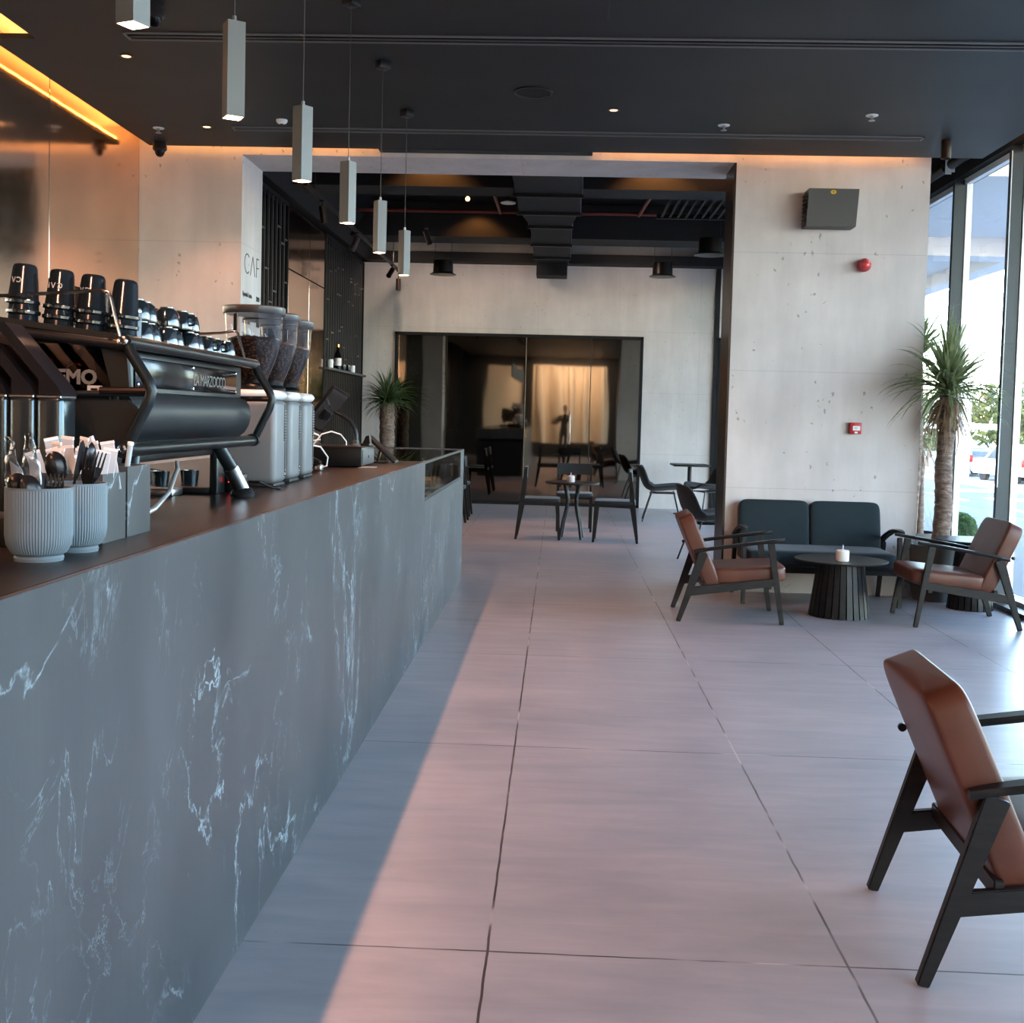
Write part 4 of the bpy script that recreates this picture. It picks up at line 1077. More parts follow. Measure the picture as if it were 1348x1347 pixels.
cutl('table_knife', P2(-.02,-.01,.03), P2(.022,-.02,.208), 'black knife leaning right in the second pot', .3)
cutl('table_spoon', P2(.01,.015,.03), P2(.034,.0,.202), 'black spoon seen edge on at the middle of the second pot', 1.3)
cutl('table_fork', P2(-.005,0,.03), P2(.052,-.012,.186), 'black fork at the right rim of the second pot', .3)
cutl('table_fork', P2(.0,.01,.03), P2(.040,-.03,.178), 'shorter black fork beside the rightmost fork in the second pot', -.3)
cutl('table_knife', P2(.012,.0,.03), P2(.008,.03,.196), 'black knife standing straight at the back of the second pot', .2)
cutl('table_knife', P2(-.01,-.005,.03), P2(-.044,-.028,.165), 'black knife leaning left between the pots', 1.0)
c1 = Vector((-.901,1.948,CT))
def P1(dx, dy, z): return (c1.x+dx, c1.y+dy, CT+z)
cutl('table_fork', P1(.01,0,.02), P1(.036,-.02,.146), 'black fork low at the right rim of the front pot', .2)
cutl('table_spoon', P1(.03,.0,.03), P1(-.005,-.035,.148), 'black spoon lying low over the rim of the front pot', .6)
cutl('table_fork', P1(.02,.02,.02), P1(.022,.02,.150), 'black fork at the back of the front pot', .0)
cutl('table_knife', P1(.03,.01,.02), P1(-.01,.02,.158), 'black knife slanting left in the front pot', .5)
cutl('table_spoon', P1(.0,.01,.02), P1(-.032,-.02,.150), 'black spoon at the left of the front pot', .4)
def wrapped(base, top, w, label, seed):
    rnd = random.Random(seed); base, top = Vector(base), Vector(top)
    d = thing('wrapped_cutlery', label, 'cutlery', base); OFF[d.name] = base
    b = MB(); n = 14; dirv = top-base; sd = Vector((1,-.25,0)).normalized(); rows = []
    nn = dirv.cross(sd).normalized()
    for i in range(n+1):
        p = base + dirv*(i/n); row = []
        for k in range(6):
            s_ = (k/5-.5)*w*(.55+.75*math.sin(PI*min(1,i/n*1.1))); row.append(b.bm.verts.new(p + sd*s_ + nn*rnd.uniform(-.004,.004)))
        rows.append(row)
    for r0, r1_ in zip(rows, rows[1:]):
        for k in range(5): b.bm.faces.new((r0[k], r0[k+1], r1_[k+1], r1_[k]))
    o = b.build('plastic_sleeve', 'film', d, smooth=True, ang=70); sm = o.modifiers.new('thickness','SOLIDIFY'); sm.thickness = .0012
    b = MB(); b.poly([base+sd*-.006+nn*.006, base+sd*.010+nn*.006, base+dirv*.62+sd*.014+nn*.006, base+dirv*.72+sd*-.010+nn*.006], nn*.0015)
    b.build('folded_napkin', 'paper', d, smooth=False)
    b = MB(); b.beam(base+nn*.010, base+dirv*.85+nn*.010, .006,.002); b.build('handle', 'cutlery', d)
wrapped(P1(-.035,.0,.06), P1(-.052,-.005,.215), .030, 'clear wrapped cutlery pack at the left picture edge', 3)
wrapped(P1(-.012,.005,.07), P1(-.022,.01,.222), .030, 'clear wrapped cutlery pack standing in the front pot', 8)
# marble holders with sachets and straws
def holder(x0,x1,y0,y1,z1,label):
    h = thing('marble_holder', label, 'holder', ((x0+x1)/2,(y0+y1)/2,CT), world=True)
    th = .007
    b = MB(); b.box(x0,x1,y0,y0+th,CT,z1); b.box(x0,x1,y1-th,y1,CT,z1); b.box(x0,x0+th,y0+th,y1-th,CT,z1); b.box(x1-th,x1,y0+th,y1-th,CT,z1); b.box(x0+th,x1-th,y0+th,y1-th,CT,CT+th)
    b.build('box', 'stone_small', h, smooth=False)
    return h
holder(-1.045,-.893,2.205,2.325,1.212,'grey marble box full of white sachets behind the second pot')
holder(-1.045,-.893,2.335,2.468,1.222,'grey marble box holding a white straw beside the machine')
rnd = random.Random(5); rows_ = ['front','middle','back']
k = 0
sach = None
for i in range(6):
    for jj in range(3):
        x = -.910-.022*i+rnd.uniform(-.003,.003); y = 2.225+.032*jj; z = 1.185+rnd.uniform(0,.012)+.012*jj
        if sach is None:
            sach = thing('sugar_sachet', 'white paper sachet in the marble box behind the pots', 'sachet', (x,y,z), group='white sachets in the marble box')
            b = MB()
            b.box(-.014,.014,-.0012,.0012,-.035,.060,.001,1); b.build('packet', 'paper', sach, smooth=False)
            b = MB(); b.box(-.014,.014,-.0018,.0018,.060,.066); b.build('crimped_end', 'white', sach, smooth=False)
            o = sach
        else: o = dup(sach, (x,y,z))
        o.rotation_euler = (R(rnd.uniform(-8,8)), R(rnd.uniform(-16,10)-5*i/5), R(rnd.uniform(-35,35)))
d = thing('drinking_straw', 'white paper wrapped straw leaning out of the marble box', 'straw', (-.93,2.40,1.085), world=True)
MB().tube([(-.93,2.40,1.085),(-.915,2.38,1.19),(-.893,2.35,1.268)], .0055, 10).build('sleeve', 'paper', d)
d['label'] = 'white paper wrapped straw leaning out of the marble box beside the machine'
MB().tube([(-.893,2.35,1.267),(-.892,2.349,1.273)], .0065, 10).build('flared_tip', 'white', d)
d = thing('drinking_straw', 'white straw at the right end of the sachet box', 'straw', (-.905,2.31,1.085), world=True)
MB().tube([(-.905,2.31,1.085),(-.925,2.30,1.20),(-.952,2.29,1.285)], .0045, 10).build('sleeve', 'paper', d)

# ---- till area
d = thing('cash_drawer', 'flat black cash drawer on the counter beyond the grinders', 'cash drawer', (-1.13,5.80,CT), world=True)
MB().box(-1.31,-.972,5.62,6.0,CT+.004,CT+.098,.003).build('casing', 'black_plastic', d)
MB().box(-.974,-.968,5.64,5.98,CT+.012,CT+.09,.002).build('drawer_front', 'grey_box', d)
MB().lathe([(.001,0),(.007,0),(.006,.004),(.001,.004)], seg=12, mtx=Matrix.Translation((-.968,5.80,CT+.05)) @ Matrix.Rotation(R(90),4,'Y')).build('lock', 'chrome', d)
MB().box(-1.312,-.970,5.618,6.002,CT+.098,CT+.102,.002).build('lid_plate', 'black_plastic', d)
d = thing('tablet_stand', 'tablet on a black gooseneck arm standing on the cash drawer', 'tablet', (-1.035,5.82,CT+.103), world=True)
bx, by, bz = -1.035, 5.82, CT+.103
pts = [(bx,by,bz+.02),(bx,by,bz+.05),(bx-.010,by,bz+.09),(bx-.035,by,bz+.125),(bx-.07,by,bz+.152),(bx-.115,by,bz+.172)]
MB().tube(pts, .0125, 14, r1=.010).build('gooseneck', 'frame_metal', d)
MB().lathe([(.001,0),(.024,0),(.022,.006),(.016,.010),(.016,.03),(.001,.03)], seg=22, c=(bx,by,bz)).build('base_collar', 'grey_box', d)
mt = Matrix.Translation((bx-.155,by-.01,bz+.185)) @ Matrix.Rotation(R(-52),4,'Y') @ Matrix.Rotation(R(-24),4,'X')
MB().box(-.125,.125,-.085,.085,-.008,.008,.005,2,mtx=mt).build('tablet', 'black_plastic', d)
MB().box(-.112,.112,-.075,.075,-.0092,-.008,mtx=mt).build('tablet_screen', 'screen', d)
MB().box(-.118,.118,-.0865,-.0845,-.004,.004,mtx=mt).build('bright_edge', 'dark_bronze', d)
MB().box(-.045,.0,-.03,.03,-.03,-.008,.004,2,mtx=mt).build('clamp', 'black_plastic', d)
d = thing('receipt_scanner', 'small black scanner on top of the cash drawer', 'scanner', (-.985,5.86,CT+.103))
MB().box(-.06,.015,-.03,.03,0,.014,.004).build('base', 'black_plastic', d)
b = MB(); b.poly([(-.02,-.03,.012),(.018,-.03,.012),(.014,-.03,.055),(-.003,-.03,.050)], (0,.06,0)); b.build('head', 'black_plastic', d)
d = thing('card_terminal', 'slanted black tablet on a low stand at the counter edge', 'tablet', (-.93,6.25,CT), world=True)
mt = Matrix.Translation((-.965,6.25,CT+.075)) @ Matrix.Rotation(R(42),4,'Y')
MB().box(-.105,.105,-.07,.07,-.008,.008,.005,2,mtx=mt).build('tablet', 'black_plastic', d)
MB().box(-.090,.015,-.060,.060,.008,.0088,mtx=mt).build('screen', 'dark_bronze', d)
MB().box(.095,.106,-.06,.06,-.009,.009,.002,1,mtx=mt).build('pale_edge', 'steel', d)
MB().box(-1.04,-.93,6.19,6.31,CT+.001,CT+.008,.002).build('base_plate', 'black_metal', d)
MB().beam((-.99,6.25,CT+.008),(-.975,6.25,CT+.068),.05,.01,up=(1,0,0)).build('stem', 'black_metal', d)
d = thing('payment_terminal', 'black payment terminal leaning behind the farthest grinder', 'card reader', (-1.17,5.15,CT), world=True)
mt = Matrix.Translation((-1.185,5.15,CT+.10)) @ Matrix.Rotation(R(14),4,'Y')
MB().box(-.012,.012,-.045,.045,-.095,.085,.005,2,mtx=mt).build('body', 'black_plastic', d)
MB().box(.012,.014,-.036,.036,-.01,.07,mtx=mt).build('screen', 'appliance', d)
MB().box(-1.20,-1.13,5.11,5.19,CT+.001,CT+.03,.006).build('cradle', 'black_plastic', d)
d = thing('barcode_reader', 'small dark barcode reader lying behind the grinders', 'scanner', (-1.11,5.18,CT), world=True)
b = MB(); b.beam((-1.15,5.18,CT+.055),(-1.085,5.18,CT+.028),.05,.04,.06,.035,bev=.006); b.build('head', 'black_plastic', d)
MB().box(-1.105,-1.075,5.15,5.21,CT+.002,CT+.03,.006).build('window', 'steel', d)
o = MB().tube([(-1.20,5.15,CT+.178),(-1.15,5.15,CT+.19),(-1.10,5.2,CT+.165),(-1.09,5.2,CT+.145),(-1.15,5.18,CT+.135),(-1.17,5.2,CT+.125),(-1.10,5.25,CT+.11),(-1.075,5.3,CT+.06),(-1.08,5.3,CT+.02),(-1.13,5.3,CT+.005)], .0036, 8).build('charging_cable', 'cable_white', loc=(-1.1,5.2,CT)); tag(o, 'white charging cable looping down beside the payment terminal', 'cable')
o = MB().tube([(-1.235,5.7,CT+.105),(-1.225,5.7,CT+.115),(-1.19,5.7,CT+.16),(-1.145,5.72,CT+.175),(-1.10,5.74,CT+.16),(-1.075,5.76,CT+.125),(-1.075,5.76,CT+.105)], .0036, 8).build('charging_cable', 'cable_white', loc=(-1.2,5.7,CT+.105)); tag(o, 'white cable arching over the cash drawer', 'cable')
o = MB().box(-.985,-.905,5.60,5.70,CT+.0006,CT+.004,.001,1).build('receipt_tray', 'steel', loc=(-.94,5.65,CT)); tag(o, 'thin metal plate beside the cash drawer corner', 'plate')

# ================================================================== FURNITURE
def armchair():
    a = thing('lounge_armchair', 'x', 'armchair', (0,0,0))
    U = lambda u: u-.345
    hw = .283
    for s in (-1, 1):
        y = s*hw
        MB().beam((U(.0),y,0),(U(.155),y,.470),.028,.030,.028,.062,up=(1,0,.2),bev=.003).build('rear_leg', 'black_wood', a)
        MB().beam((U(.69),y,0),(U(.60),y,.545),.028,.028,.028,.046,up=(1,0,.2),bev=.003).build('front_leg', 'black_wood', a)
        MB().beam((U(.070),y,.205),(U(.635),y,.285),.024,.060,.024,.050,bev=.003).build('side_rail', 'black_wood', a)
        b = MB(); n = 16; top = []; 
        pts = []
        for i in range(n+1):
            q = i/n; u = .090+.60*q; z = .474+.099*q**.85; w = .031*(math.sin(PI*min(1,max(0,q*.94+.03)))**.28) * (1.0 if q<.7 else 1.0)
            pts.append((u, z, w))
        rings = []
        for u, z, w in pts:
            ring = [b.bm.verts.new((U(u), y+yy*w, z+zz)) for yy, zz in ((-1,0),(-.8,.010),(.8,.010),(1,0),(.7,-.012),(-.7,-.012))]
            rings.append(ring)
        for r0, r1_ in zip(rings, rings[1:]):
            for k in range(6): b.bm.faces.new((r0[k], r0[(k+1)%6], r1_[(k+1)%6], r1_[k]))
        b.bm.faces.new(rings[0]); b.bm.faces.new(rings[-1][::-1])
        b.build('armrest', 'black_wood', a, ang=50)
    MB().beam((U(.60),-hw,.262),(U(.60),hw,.262),.03,.05,bev=.003).build('front_rail', 'black_wood', a)
    MB().beam((U(.17),-hw,.245),(U(.17),hw,.245),.025,.045,bev=.003).build('rear_rail', 'black_wood', a)
    MB().lathe([(.001,0),(.012,0),(.012,.010),(.001,.014)], seg=14, mtx=Matrix.Translation((U(.062),.262,.485)) @ Matrix.Rotation(R(-90),4,'X')).build('screw_cap', 'black_metal', a)
    mt = Matrix.Translation((U(.465),0,.322)) @ Matrix.Rotation(R(-4.5),4,'Y')
    MB().pillow(0,0,0,.505,.530,.112,e=.20,nu=40,nv=20,mtx=mt,puff=.10).build('seat_cushion', 'leather', a, ang=60)
    p0 = Vector((U(.245),0,.215)); p1 = Vector((U(.035),0,.700)); c = (p0+p1)/2; dd = p1-p0
    ang = math.atan2(dd.x, dd.z)
    mt = Matrix.Translation(c) @ Matrix.Rotation(ang,4,'Y')
    MB().pillow(0,0,0,.110,.530,dd.length+.02,e=.17,nu=40,nv=24,mtx=mt).build('back_cushion', 'leather', a, ang=60)
    return a
ac = armchair(); ac.location = (1.195,7.93,0); ac.rotation_euler = (0,0,R(-2)); ac['label'] = 'brown leather armchair left of the low round table, facing right'; ac['group'] = 'brown leather lounge armchairs'
dup(ac, (2.785,7.99,0), PI-R(1), 'brown leather armchair right of the low round table, by the glazing', 'brown leather lounge armchairs')
dup(ac, (1.275,2.99,0), R(-3.5), 'large brown leather armchair in the foreground cut by the right edge', 'brown leather lounge armchairs')

# sofa
s = thing('two_seat_sofa', 'dark teal two seat sofa with black wooden frame against the right pier', 'sofa', (1.985,8.80,0))
for sx in (-1, 1):
    x = sx*.575
    MB().beam((x,-.30,0),(x,-.245,.52),.03,.03,.03,.045,up=(0,1,.2),bev=.003).build('front_leg', 'black_wood', s)
    MB().beam((x,.27,0),(x,.17,.45),.03,.03,.03,.055,up=(0,1,.2),bev=.003).build('rear_leg', 'black_wood', s)
    MB().beam((x,.19,.40),(x,-.22,.545),.024,.05,.05,.03,bev=.004)
    b = MB(); pts = [(.22,.455),(.10,.505),(-.05,.550),(-.15,.566),(-.24,.566),(-.33,.562)]
    rings = []
    for i,(y,z) in enumerate(pts):
        w = [.026,.03,.03,.033,.032,.012][i]
        rings.append([b.bm.verts.new((x+xx*w, y, z+zz)) for xx, zz in ((-1,0),(-.8,.011),(.8,.011),(1,0),(.7,-.014),(-.7,-.014))])
    for r0, r1_ in zip(rings, rings[1:]):
        for k in range(6): b.bm.faces.new((r0[k], r0[(k+1)%6], r1_[(k+1)%6], r1_[k]))
    b.bm.faces.new(rings[0]); b.bm.faces.new(rings[-1][::-1]); b.build('armrest', 'black_wood', s, ang=50)
    MB().beam((x,-.26,.265),(x,.22,.225),.024,.05,bev=.003).build('side_rail', 'black_wood', s)
MB().box(-.575,.575,-.275,-.245,.235,.285,.003).build('front_rail', 'black_wood', s)
MB().box(-.575,.575,.12,.15,.21,.26,.003).build('rear_rail', 'black_wood', s)
MB().pillow(0,-.02,.345,1.10,.60,.125,e=.16,nu=56,nv=20,puff=.06).build('seat_cushion', 'teal', s, ang=60)
for sx in (-1, 1):
    mt = Matrix.Translation((sx*.276,.215,.535)) @ Matrix.Rotation(R(-13),4,'X')
    MB().pillow(0,0,0,.545,.125,.42,e=.17,nu=40,nv=22,mtx=mt).build('back_cushion', 'teal', s, ang=60)

# coffee tables with slatted drum bases
def drum_table(name, x, y, ztop, rt, rtop, rbot, label, nsl=26):
    t_ = thing(name, label, 'table', (x,y,0))
    MB().lathe([(.001,ztop-.014),(rt-.008,ztop-.014),(rt,ztop-.006),(rt,ztop-.003),(rt-.004,ztop),(.001,ztop)], seg=64).build('tabletop', 'black_wood', t_)
    b = MB()
    for k in range(nsl):
        a = 2*PI*k/nsl
        c = Vector((math.cos(a), math.sin(a), 0)); tt = Vector((-math.sin(a), math.cos(a), 0))
        b.beam(c*(rbot-.009), c*(rtop-.009)+Vector((0,0,ztop-.014)), .018, 2*PI*rbot/nsl*.80, .018, 2*PI*rtop/nsl*.86, up=tt)
    b.build('slatted_base', 'black_wood', t_, smooth=False)
    MB().lathe([(rbot-.03,0.004),(rtop-.03,ztop-.02)], seg=40, cap=True).build('inner_drum', 'soffit_black', t_)
    return t_
drum_table('coffee_table', 2.02, 8.10, .402, .322, .160, .212, 'low round black table with slatted drum base in front of the sofa')
drum_table('side_table', 3.11, 8.60, .520, .27, .11, .165, 'taller round black slatted table behind the right armchair', 22)
def candle(x, y, z, label, sc=1.):
    c = thing('candle', label, 'candle', (x,y,z))
    MB().lathe([(.001,0),(.043*sc,0),(.045*sc,.004),(.045*sc,.070*sc),(.040*sc,.076*sc),(.015*sc,.080*sc),(.001,.080*sc)], seg=32).build('wax_body', 'wax', c)
    MB().tube([(0,0,.079*sc),(.001,0,.112*sc)], .0055*sc, 8, r1=.004*sc).build('wick', 'paper', c)
candle(2.00, 7.98, .403, 'thick white candle on the low round table')

# palms
def blocked(p):
    return (p.x < 2.88 and 9.09 < p.y < 9.60 and p.x > 1.2) or p.x > 3.43 or p.x < -3.02 or (p.y > 17.47 and p.x < 2.3) or (p.x > 3.28 and p.z > 3.4)
def palm_crown(root, c, r, n, seed, leafm='leaf', w=.024, droop=.55, zs=1.):
    rnd = random.Random(seed); b = MB(); k = 0; tries = 0
    while k < n and tries < n*12:
        tries += 1
        az = rnd.random()*2*PI; el = R(rnd.choice((rnd.uniform(-18,30), rnd.uniform(5,60), rnd.uniform(40,85))))
        L = r*rnd.uniform(.78,1.12); d0 = Vector((math.cos(az)*math.cos(el), math.sin(az)*math.cos(el), math.sin(el)))
        p = Vector(c) + d0*.03 + Vector((0,0,rnd.uniform(-.04,.06))); n_ = 9; ww = w*rnd.uniform(.8,1.2)
        pp = p.copy(); dv = d0.copy(); bad = False
        for i in range(n_+1):
            if blocked(pp + Vector(root.location)): bad = True; break
            dv = (dv + Vector((0,0,-1))*droop*(i/n_)*.34).normalized(); pp = pp + dv*L/n_
        if bad: continue
        k += 1
        prev = None; dirv = d0.copy(); side = d0.cross(Vector((0,0,1)))
        side = side.normalized() if side.length > .05 else Vector((1,0,0))
        side.rotate(Matrix.Rotation(rnd.uniform(-.6,.6),3,d0))
        for i in range(n_+1):
            q = i/n_; wd = ww*(.55+.9*q if q < .3 else (1-(q-.3)/.7)**.75*.82+.02)
            nr = side.cross(dirv).normalized()
            row = [b.bm.verts.new(p - side*wd/2 + nr*wd*.16), b.bm.verts.new(p), b.bm.verts.new(p + side*wd/2 + nr*wd*.16)]
            if prev:
                b.bm.faces.new((prev[0],prev[1],row[1],row[0])); b.bm.faces.new((prev[1],prev[2],row[2],row[1]))
            prev = row
            dirv = (dirv + Vector((0,0,-1))*droop*q*.34).normalized(); p = p + dirv*L/n_
    o = b.build('leaves', leafm, root, smooth=True, ang=60); return o
def dead_skirt(root, c, r, L, n, seed):
    rnd = random.Random(seed); b = MB()
    for k in range(n):
        az = rnd.random()*2*PI; q0 = rnd.uniform(.25,.6); p = Vector(c)+Vector((math.cos(az)*r*q0,math.sin(az)*r*q0,rnd.uniform(-.16,.03)))
        dirv = Vector((math.cos(az)*rnd.uniform(.3,1),math.sin(az)*rnd.uniform(.3,1),rnd.uniform(-.4,.4))).normalized()
        side = Vector((-math.sin(az),math.cos(az),rnd.uniform(-.5,.5))).normalized(); prev = None; n_ = 7; LL = L*rnd.uniform(.25,.95); ww = rnd.uniform(.008,.022)
        for i in range(n_+1):
            q = i/n_; wd = ww*(1-q*.7); jj = rnd.uniform(-.008,.008)
            row = [b.bm.verts.new(p-side*wd/2+Vector((0,0,jj))), b.bm.verts.new(p+side*wd/2)]
            if prev: b.bm.faces.new((prev[0],prev[1],row[1],row[0]))
            prev = row; dirv = (dirv+Vector((rnd.uniform(-.3,.3),rnd.uniform(-.3,.3),-.45+rnd.uniform(-.25,.2)))).normalized(); p = p+dirv*LL/n_
    return b.build('dry_leaf_skirt', 'dead_leaf', root, smooth=True, ang=60)
def trunk(root, pts, r0, r1_, seed):
    rnd = random.Random(seed); b = MB(); N = 44; P = [Vector(p) for p in pts]; out = []; seg = 14
    def at(q):
        f = q*(len(P)-1); i = min(int(f), len(P)-2); f -= i; f = f*f*(3-2*f) if len(P)>2 else f; return P[i].lerp(P[i+1], f)
    prev = None
    for i in range(N+1):
        q = i/N; p = at(q); rr = (r0+(r1_-r0)*q)*(1+.07*((i%3)==0)+rnd.uniform(-.03,.03))
        ring = [b.bm.verts.new(p+Vector((math.cos(2*PI*k/seg),math.sin(2*PI*k/seg),0))*rr*(1+rnd.uniform(-.05,.05))) for k in range(seg)]
        if prev:
            for k in range(seg): b.bm.faces.new((prev[k],prev[(k+1)%seg],ring[(k+1)%seg],ring[k]))
        else: b.bm.faces.new(ring[::-1])
        prev = ring
    b.bm.faces.new(prev); return b.build('trunk', 'trunk', root, ang=60)
def planter(root, r, h, m='terracotta'):
    prof = [(.001,0),(r*.80,0),(r*.88,h*.15),(r*.93,h*.30),(r*.91,h*.34),(r*.965,h*.50),(r*.945,h*.54),(r,h*.78),(r*.99,h*.84),(r,h*.86),(r*1.02,h),(r*.92,h),(r*.90,h*.9)]
    MB().lathe(prof, seg=48, cap=False).build('planter', m, root)
    MB().lathe([(r*.91,h*.88),(r*.5,h*.90),(.001,h*.91)], seg=30, cap=False).build('soil', 'soil', root)
pl = thing('potted_yucca', 'tall potted yucca with shaggy trunk in a ribbed grey pot beside the glazing', 'potted plant', (2.975,9.0,0))
planter(pl, .195, .435)
trunk(pl, [(.03,0,.38),(.045,0,.75),(.03,0,1.05),(.045,.0,1.35),(.04,0,1.60)], .068, .058, 3)
palm_crown(pl, (.04,0,1.62), .56, 250, 21, w=.028, droop=.8)
dead_skirt(pl, (.04,0,1.56), .14, .34, 190, 4)
pl = thing('potted_yucca', 'second yucca whose trunk shows along the edge of the right pier', 'potted plant', (3.12,10.05,0))
planter(pl, .20, .435)
trunk(pl, [(-.02,0,.38),(.0,0,.9),(.01,0,1.5),(-.02,0,1.95)], .045, .036, 6)
palm_crown(pl, (-.02,0,1.97), .47, 200, 33, w=.022, droop=.7)
trunk(pl, [(.06,0,.40),(.08,.1,.8),(.07,.15,1.22)], .030, .026, 8).name = 'side_trunk'
palm_crown(pl, (.07,.15,1.28), .30, 60, 35, w=.020)
dead_skirt(pl, (.07,.15,1.24), .07, .34, 50, 7)
pl = thing('potted_yucca', 'small yucca standing in front of the back wall behind the counter end', 'potted plant', (-2.55,16.75,0))
planter(pl, .22, .45)
trunk(pl, [(0,0,.4),(.03,0,.8),(.02,0,1.5)], .115, .105, 9)
palm_crown(pl, (.02,0,1.52), .47, 240, 12, leafm='leaf_back', w=.028, droop=.7)
dead_skirt(pl, (.02,0,1.48), .18, .26, 70, 5)

# dining chairs, table
def dining():
    c = thing('dining_chair', 'x', 'chair', (0,0,0))
    for s_ in (-1, 1):
        y = s_*.20
        MB().beam((-.245,y,0),(-.185,y,.40),.028,.026,.028,.060,up=(1,0,.2),bev=.003).build('rear_leg', 'black_wood', c)
        MB().beam((-.185,y,.39),(-.150,y*.98,.78),.026,.058,.024,.026,up=(1,0,.2),bev=.003).build('back_post', 'black_wood', c)
        MB().beam((.235,y,0),(.205,y,.43),.026,.026,.028,.048,up=(1,0,.2),bev=.003).build('front_leg', 'black_wood', c)
        MB().beam((-.18,y,.40),(.21,y,.41),.02,.038,bev=.002).build('side_rail', 'black_wood', c)
    MB().beam((.205,-.2,.41),(.205,.2,.41),.02,.038,bev=.002).build('front_rail', 'black_wood', c)
    b = MB(); 
    for k in range(9):
        a0 = (-1+2*k/9)*.215; a1 = (-1+2*(k+1)/9)*.215
        bend = lambda yy: -.150-.030*(1-(yy/.215)**2)
        b.poly([(bend(a0),a0,.665),(bend(a1),a1,.665),(bend(a1)+.006,a1,.80),(bend(a0)+.006,a0,.80)], (.016,0,0))
    bmesh.ops.remove_doubles(b.bm, verts=b.bm.verts[:], dist=1e-5)
    b.build('backrest', 'grey_fabric', c, ang=50)
    MB().pillow(.01,0,.437,.46,.44,.048,e=.22,nu=36,nv=14).build('seat_pad', 'grey_fabric', c, ang=60)
    return c
dc = dining(); dc.location = (-.195,12.72,0); dc['label'] = 'black dining chair left of the round table, facing right'; dc['group'] = 'black dining chairs'
G = 'black dining chairs'
dup(dc, (.66,12.62,0), PI-R(4), 'black dining chair right of the round table, facing left', G)
dup(dc, (.215,13.75,0), -PI/2, 'black dining chair behind the round table, facing the viewer', G)
dup(dc, (-1.38,14.45,0), PI, 'black dining chair half hidden by the counter end, nearer one', G)
dup(dc, (-1.40,15.35,0), PI, 'black dining chair beyond the counter end, farther one', G)
t_ = thing('dining_table', 'small round black dining table with four bent legs', 'table', (.175,12.75,0))
MB().lathe([(.001,.615),(.292,.615),(.30,.622),(.30,.634),(.295,.64),(.001,.64)], seg=48).build('tabletop', 'black_wood', t_)
for k in range(4):
    a = R(40+90*k); c = Vector((math.cos(a), math.sin(a), 0))
    MB().tube([c*.17, c*.13+Vector((0,0,.18)), c*.075+Vector((0,0,.36)), c*.065+Vector((0,0,.45)), c*.09+Vector((0,0,.54)), c*.11+Vector((0,0,.615))], .017, 10, r1=.022).build('leg', 'black_wood', t_)
candle(.155, 12.62, .641, 'white candle on the round dining table in the rear room', .95)

# shell lounge chairs
def shell(m='grey_fabric'):
    c = thing('shell_chair', 'x', 'chair', (0,0,0))
    prof = [(.30,.405,.20),(.27,.430,.255),(.15,.425,.275),(0,.405,.28),(-.12,.40,.28),(-.20,.425,.285),(-.25,.49,.29),(-.285,.58,.285),(-.315,.67,.25),(-.335,.735,.17),(-.34,.755,.08)]
    b = MB(); rows = []; nk = 13
    for i,(x,z,w) in enumerate(prof):
        row = []
        for k in range(nk):
            s_ = -1+2*k/(nk-1); up = .06*abs(s_)**3 if i < 6 else 0; fw = .09*abs(s_)**2.5 if i >= 5 else 0
            row.append(b.bm.verts.new((x+fw, s_*w, z+up)))
        rows.append(row)
    for r0, r1_ in zip(rows, rows[1:]):
        for k in range(nk-1): b.bm.faces.new((r0[k], r0[k+1], r1_[k+1], r1_[k]))
    o = b.build('shell', m, c, ang=80)
    o.modifiers.new('thickness','SOLIDIFY').thickness = .035; ss = o.modifiers.new('smooth','SUBSURF'); ss.levels = 2; ss.render_levels = 2
    for x, dx in ((.17,.10),(-.12,-.12)):
        for s_ in (-1, 1):
            MB().tube([(x,s_*.16,.40),(x+dx,s_*.24,0)], .009, 8).build('leg', 'black_metal', c)
    MB().box(-.15,.19,-.17,.17,.375,.388,.004).build('seat_frame', 'black_metal', c)
    return c
G = 'dark upholstered shell chairs'
sc_ = shell(); sc_.location = (1.40,15.35,0); sc_.rotation_euler = (0,0,R(-4)); sc_['label'] = 'grey shell chair with thin legs against the back wall, facing right'; sc_['group'] = G
dup(sc_, (2.12,15.9,0), PI+R(25), 'grey shell chair beside the back doorway, facing left', G)
dup(sc_, (1.47,10.95,0), R(8), 'dark shell chair behind the left brown armchair', G)
t_ = thing('bistro_table', 'small dark table beside the back doorway', 'table', (1.92,16.6,0))
MB().box(-.26,.26,-.3,.3,.70,.73,.01).build('tabletop', 'black_metal', t_)
MB().tube([(0,0,.02),(0,0,.70)], .03, 12).build('pole', 'black_metal', t_)
MB().lathe([(.001,0),(.22,0),(.22,.012),(.03,.022),(.001,.022)], seg=28).build('base', 'black_metal', t_)

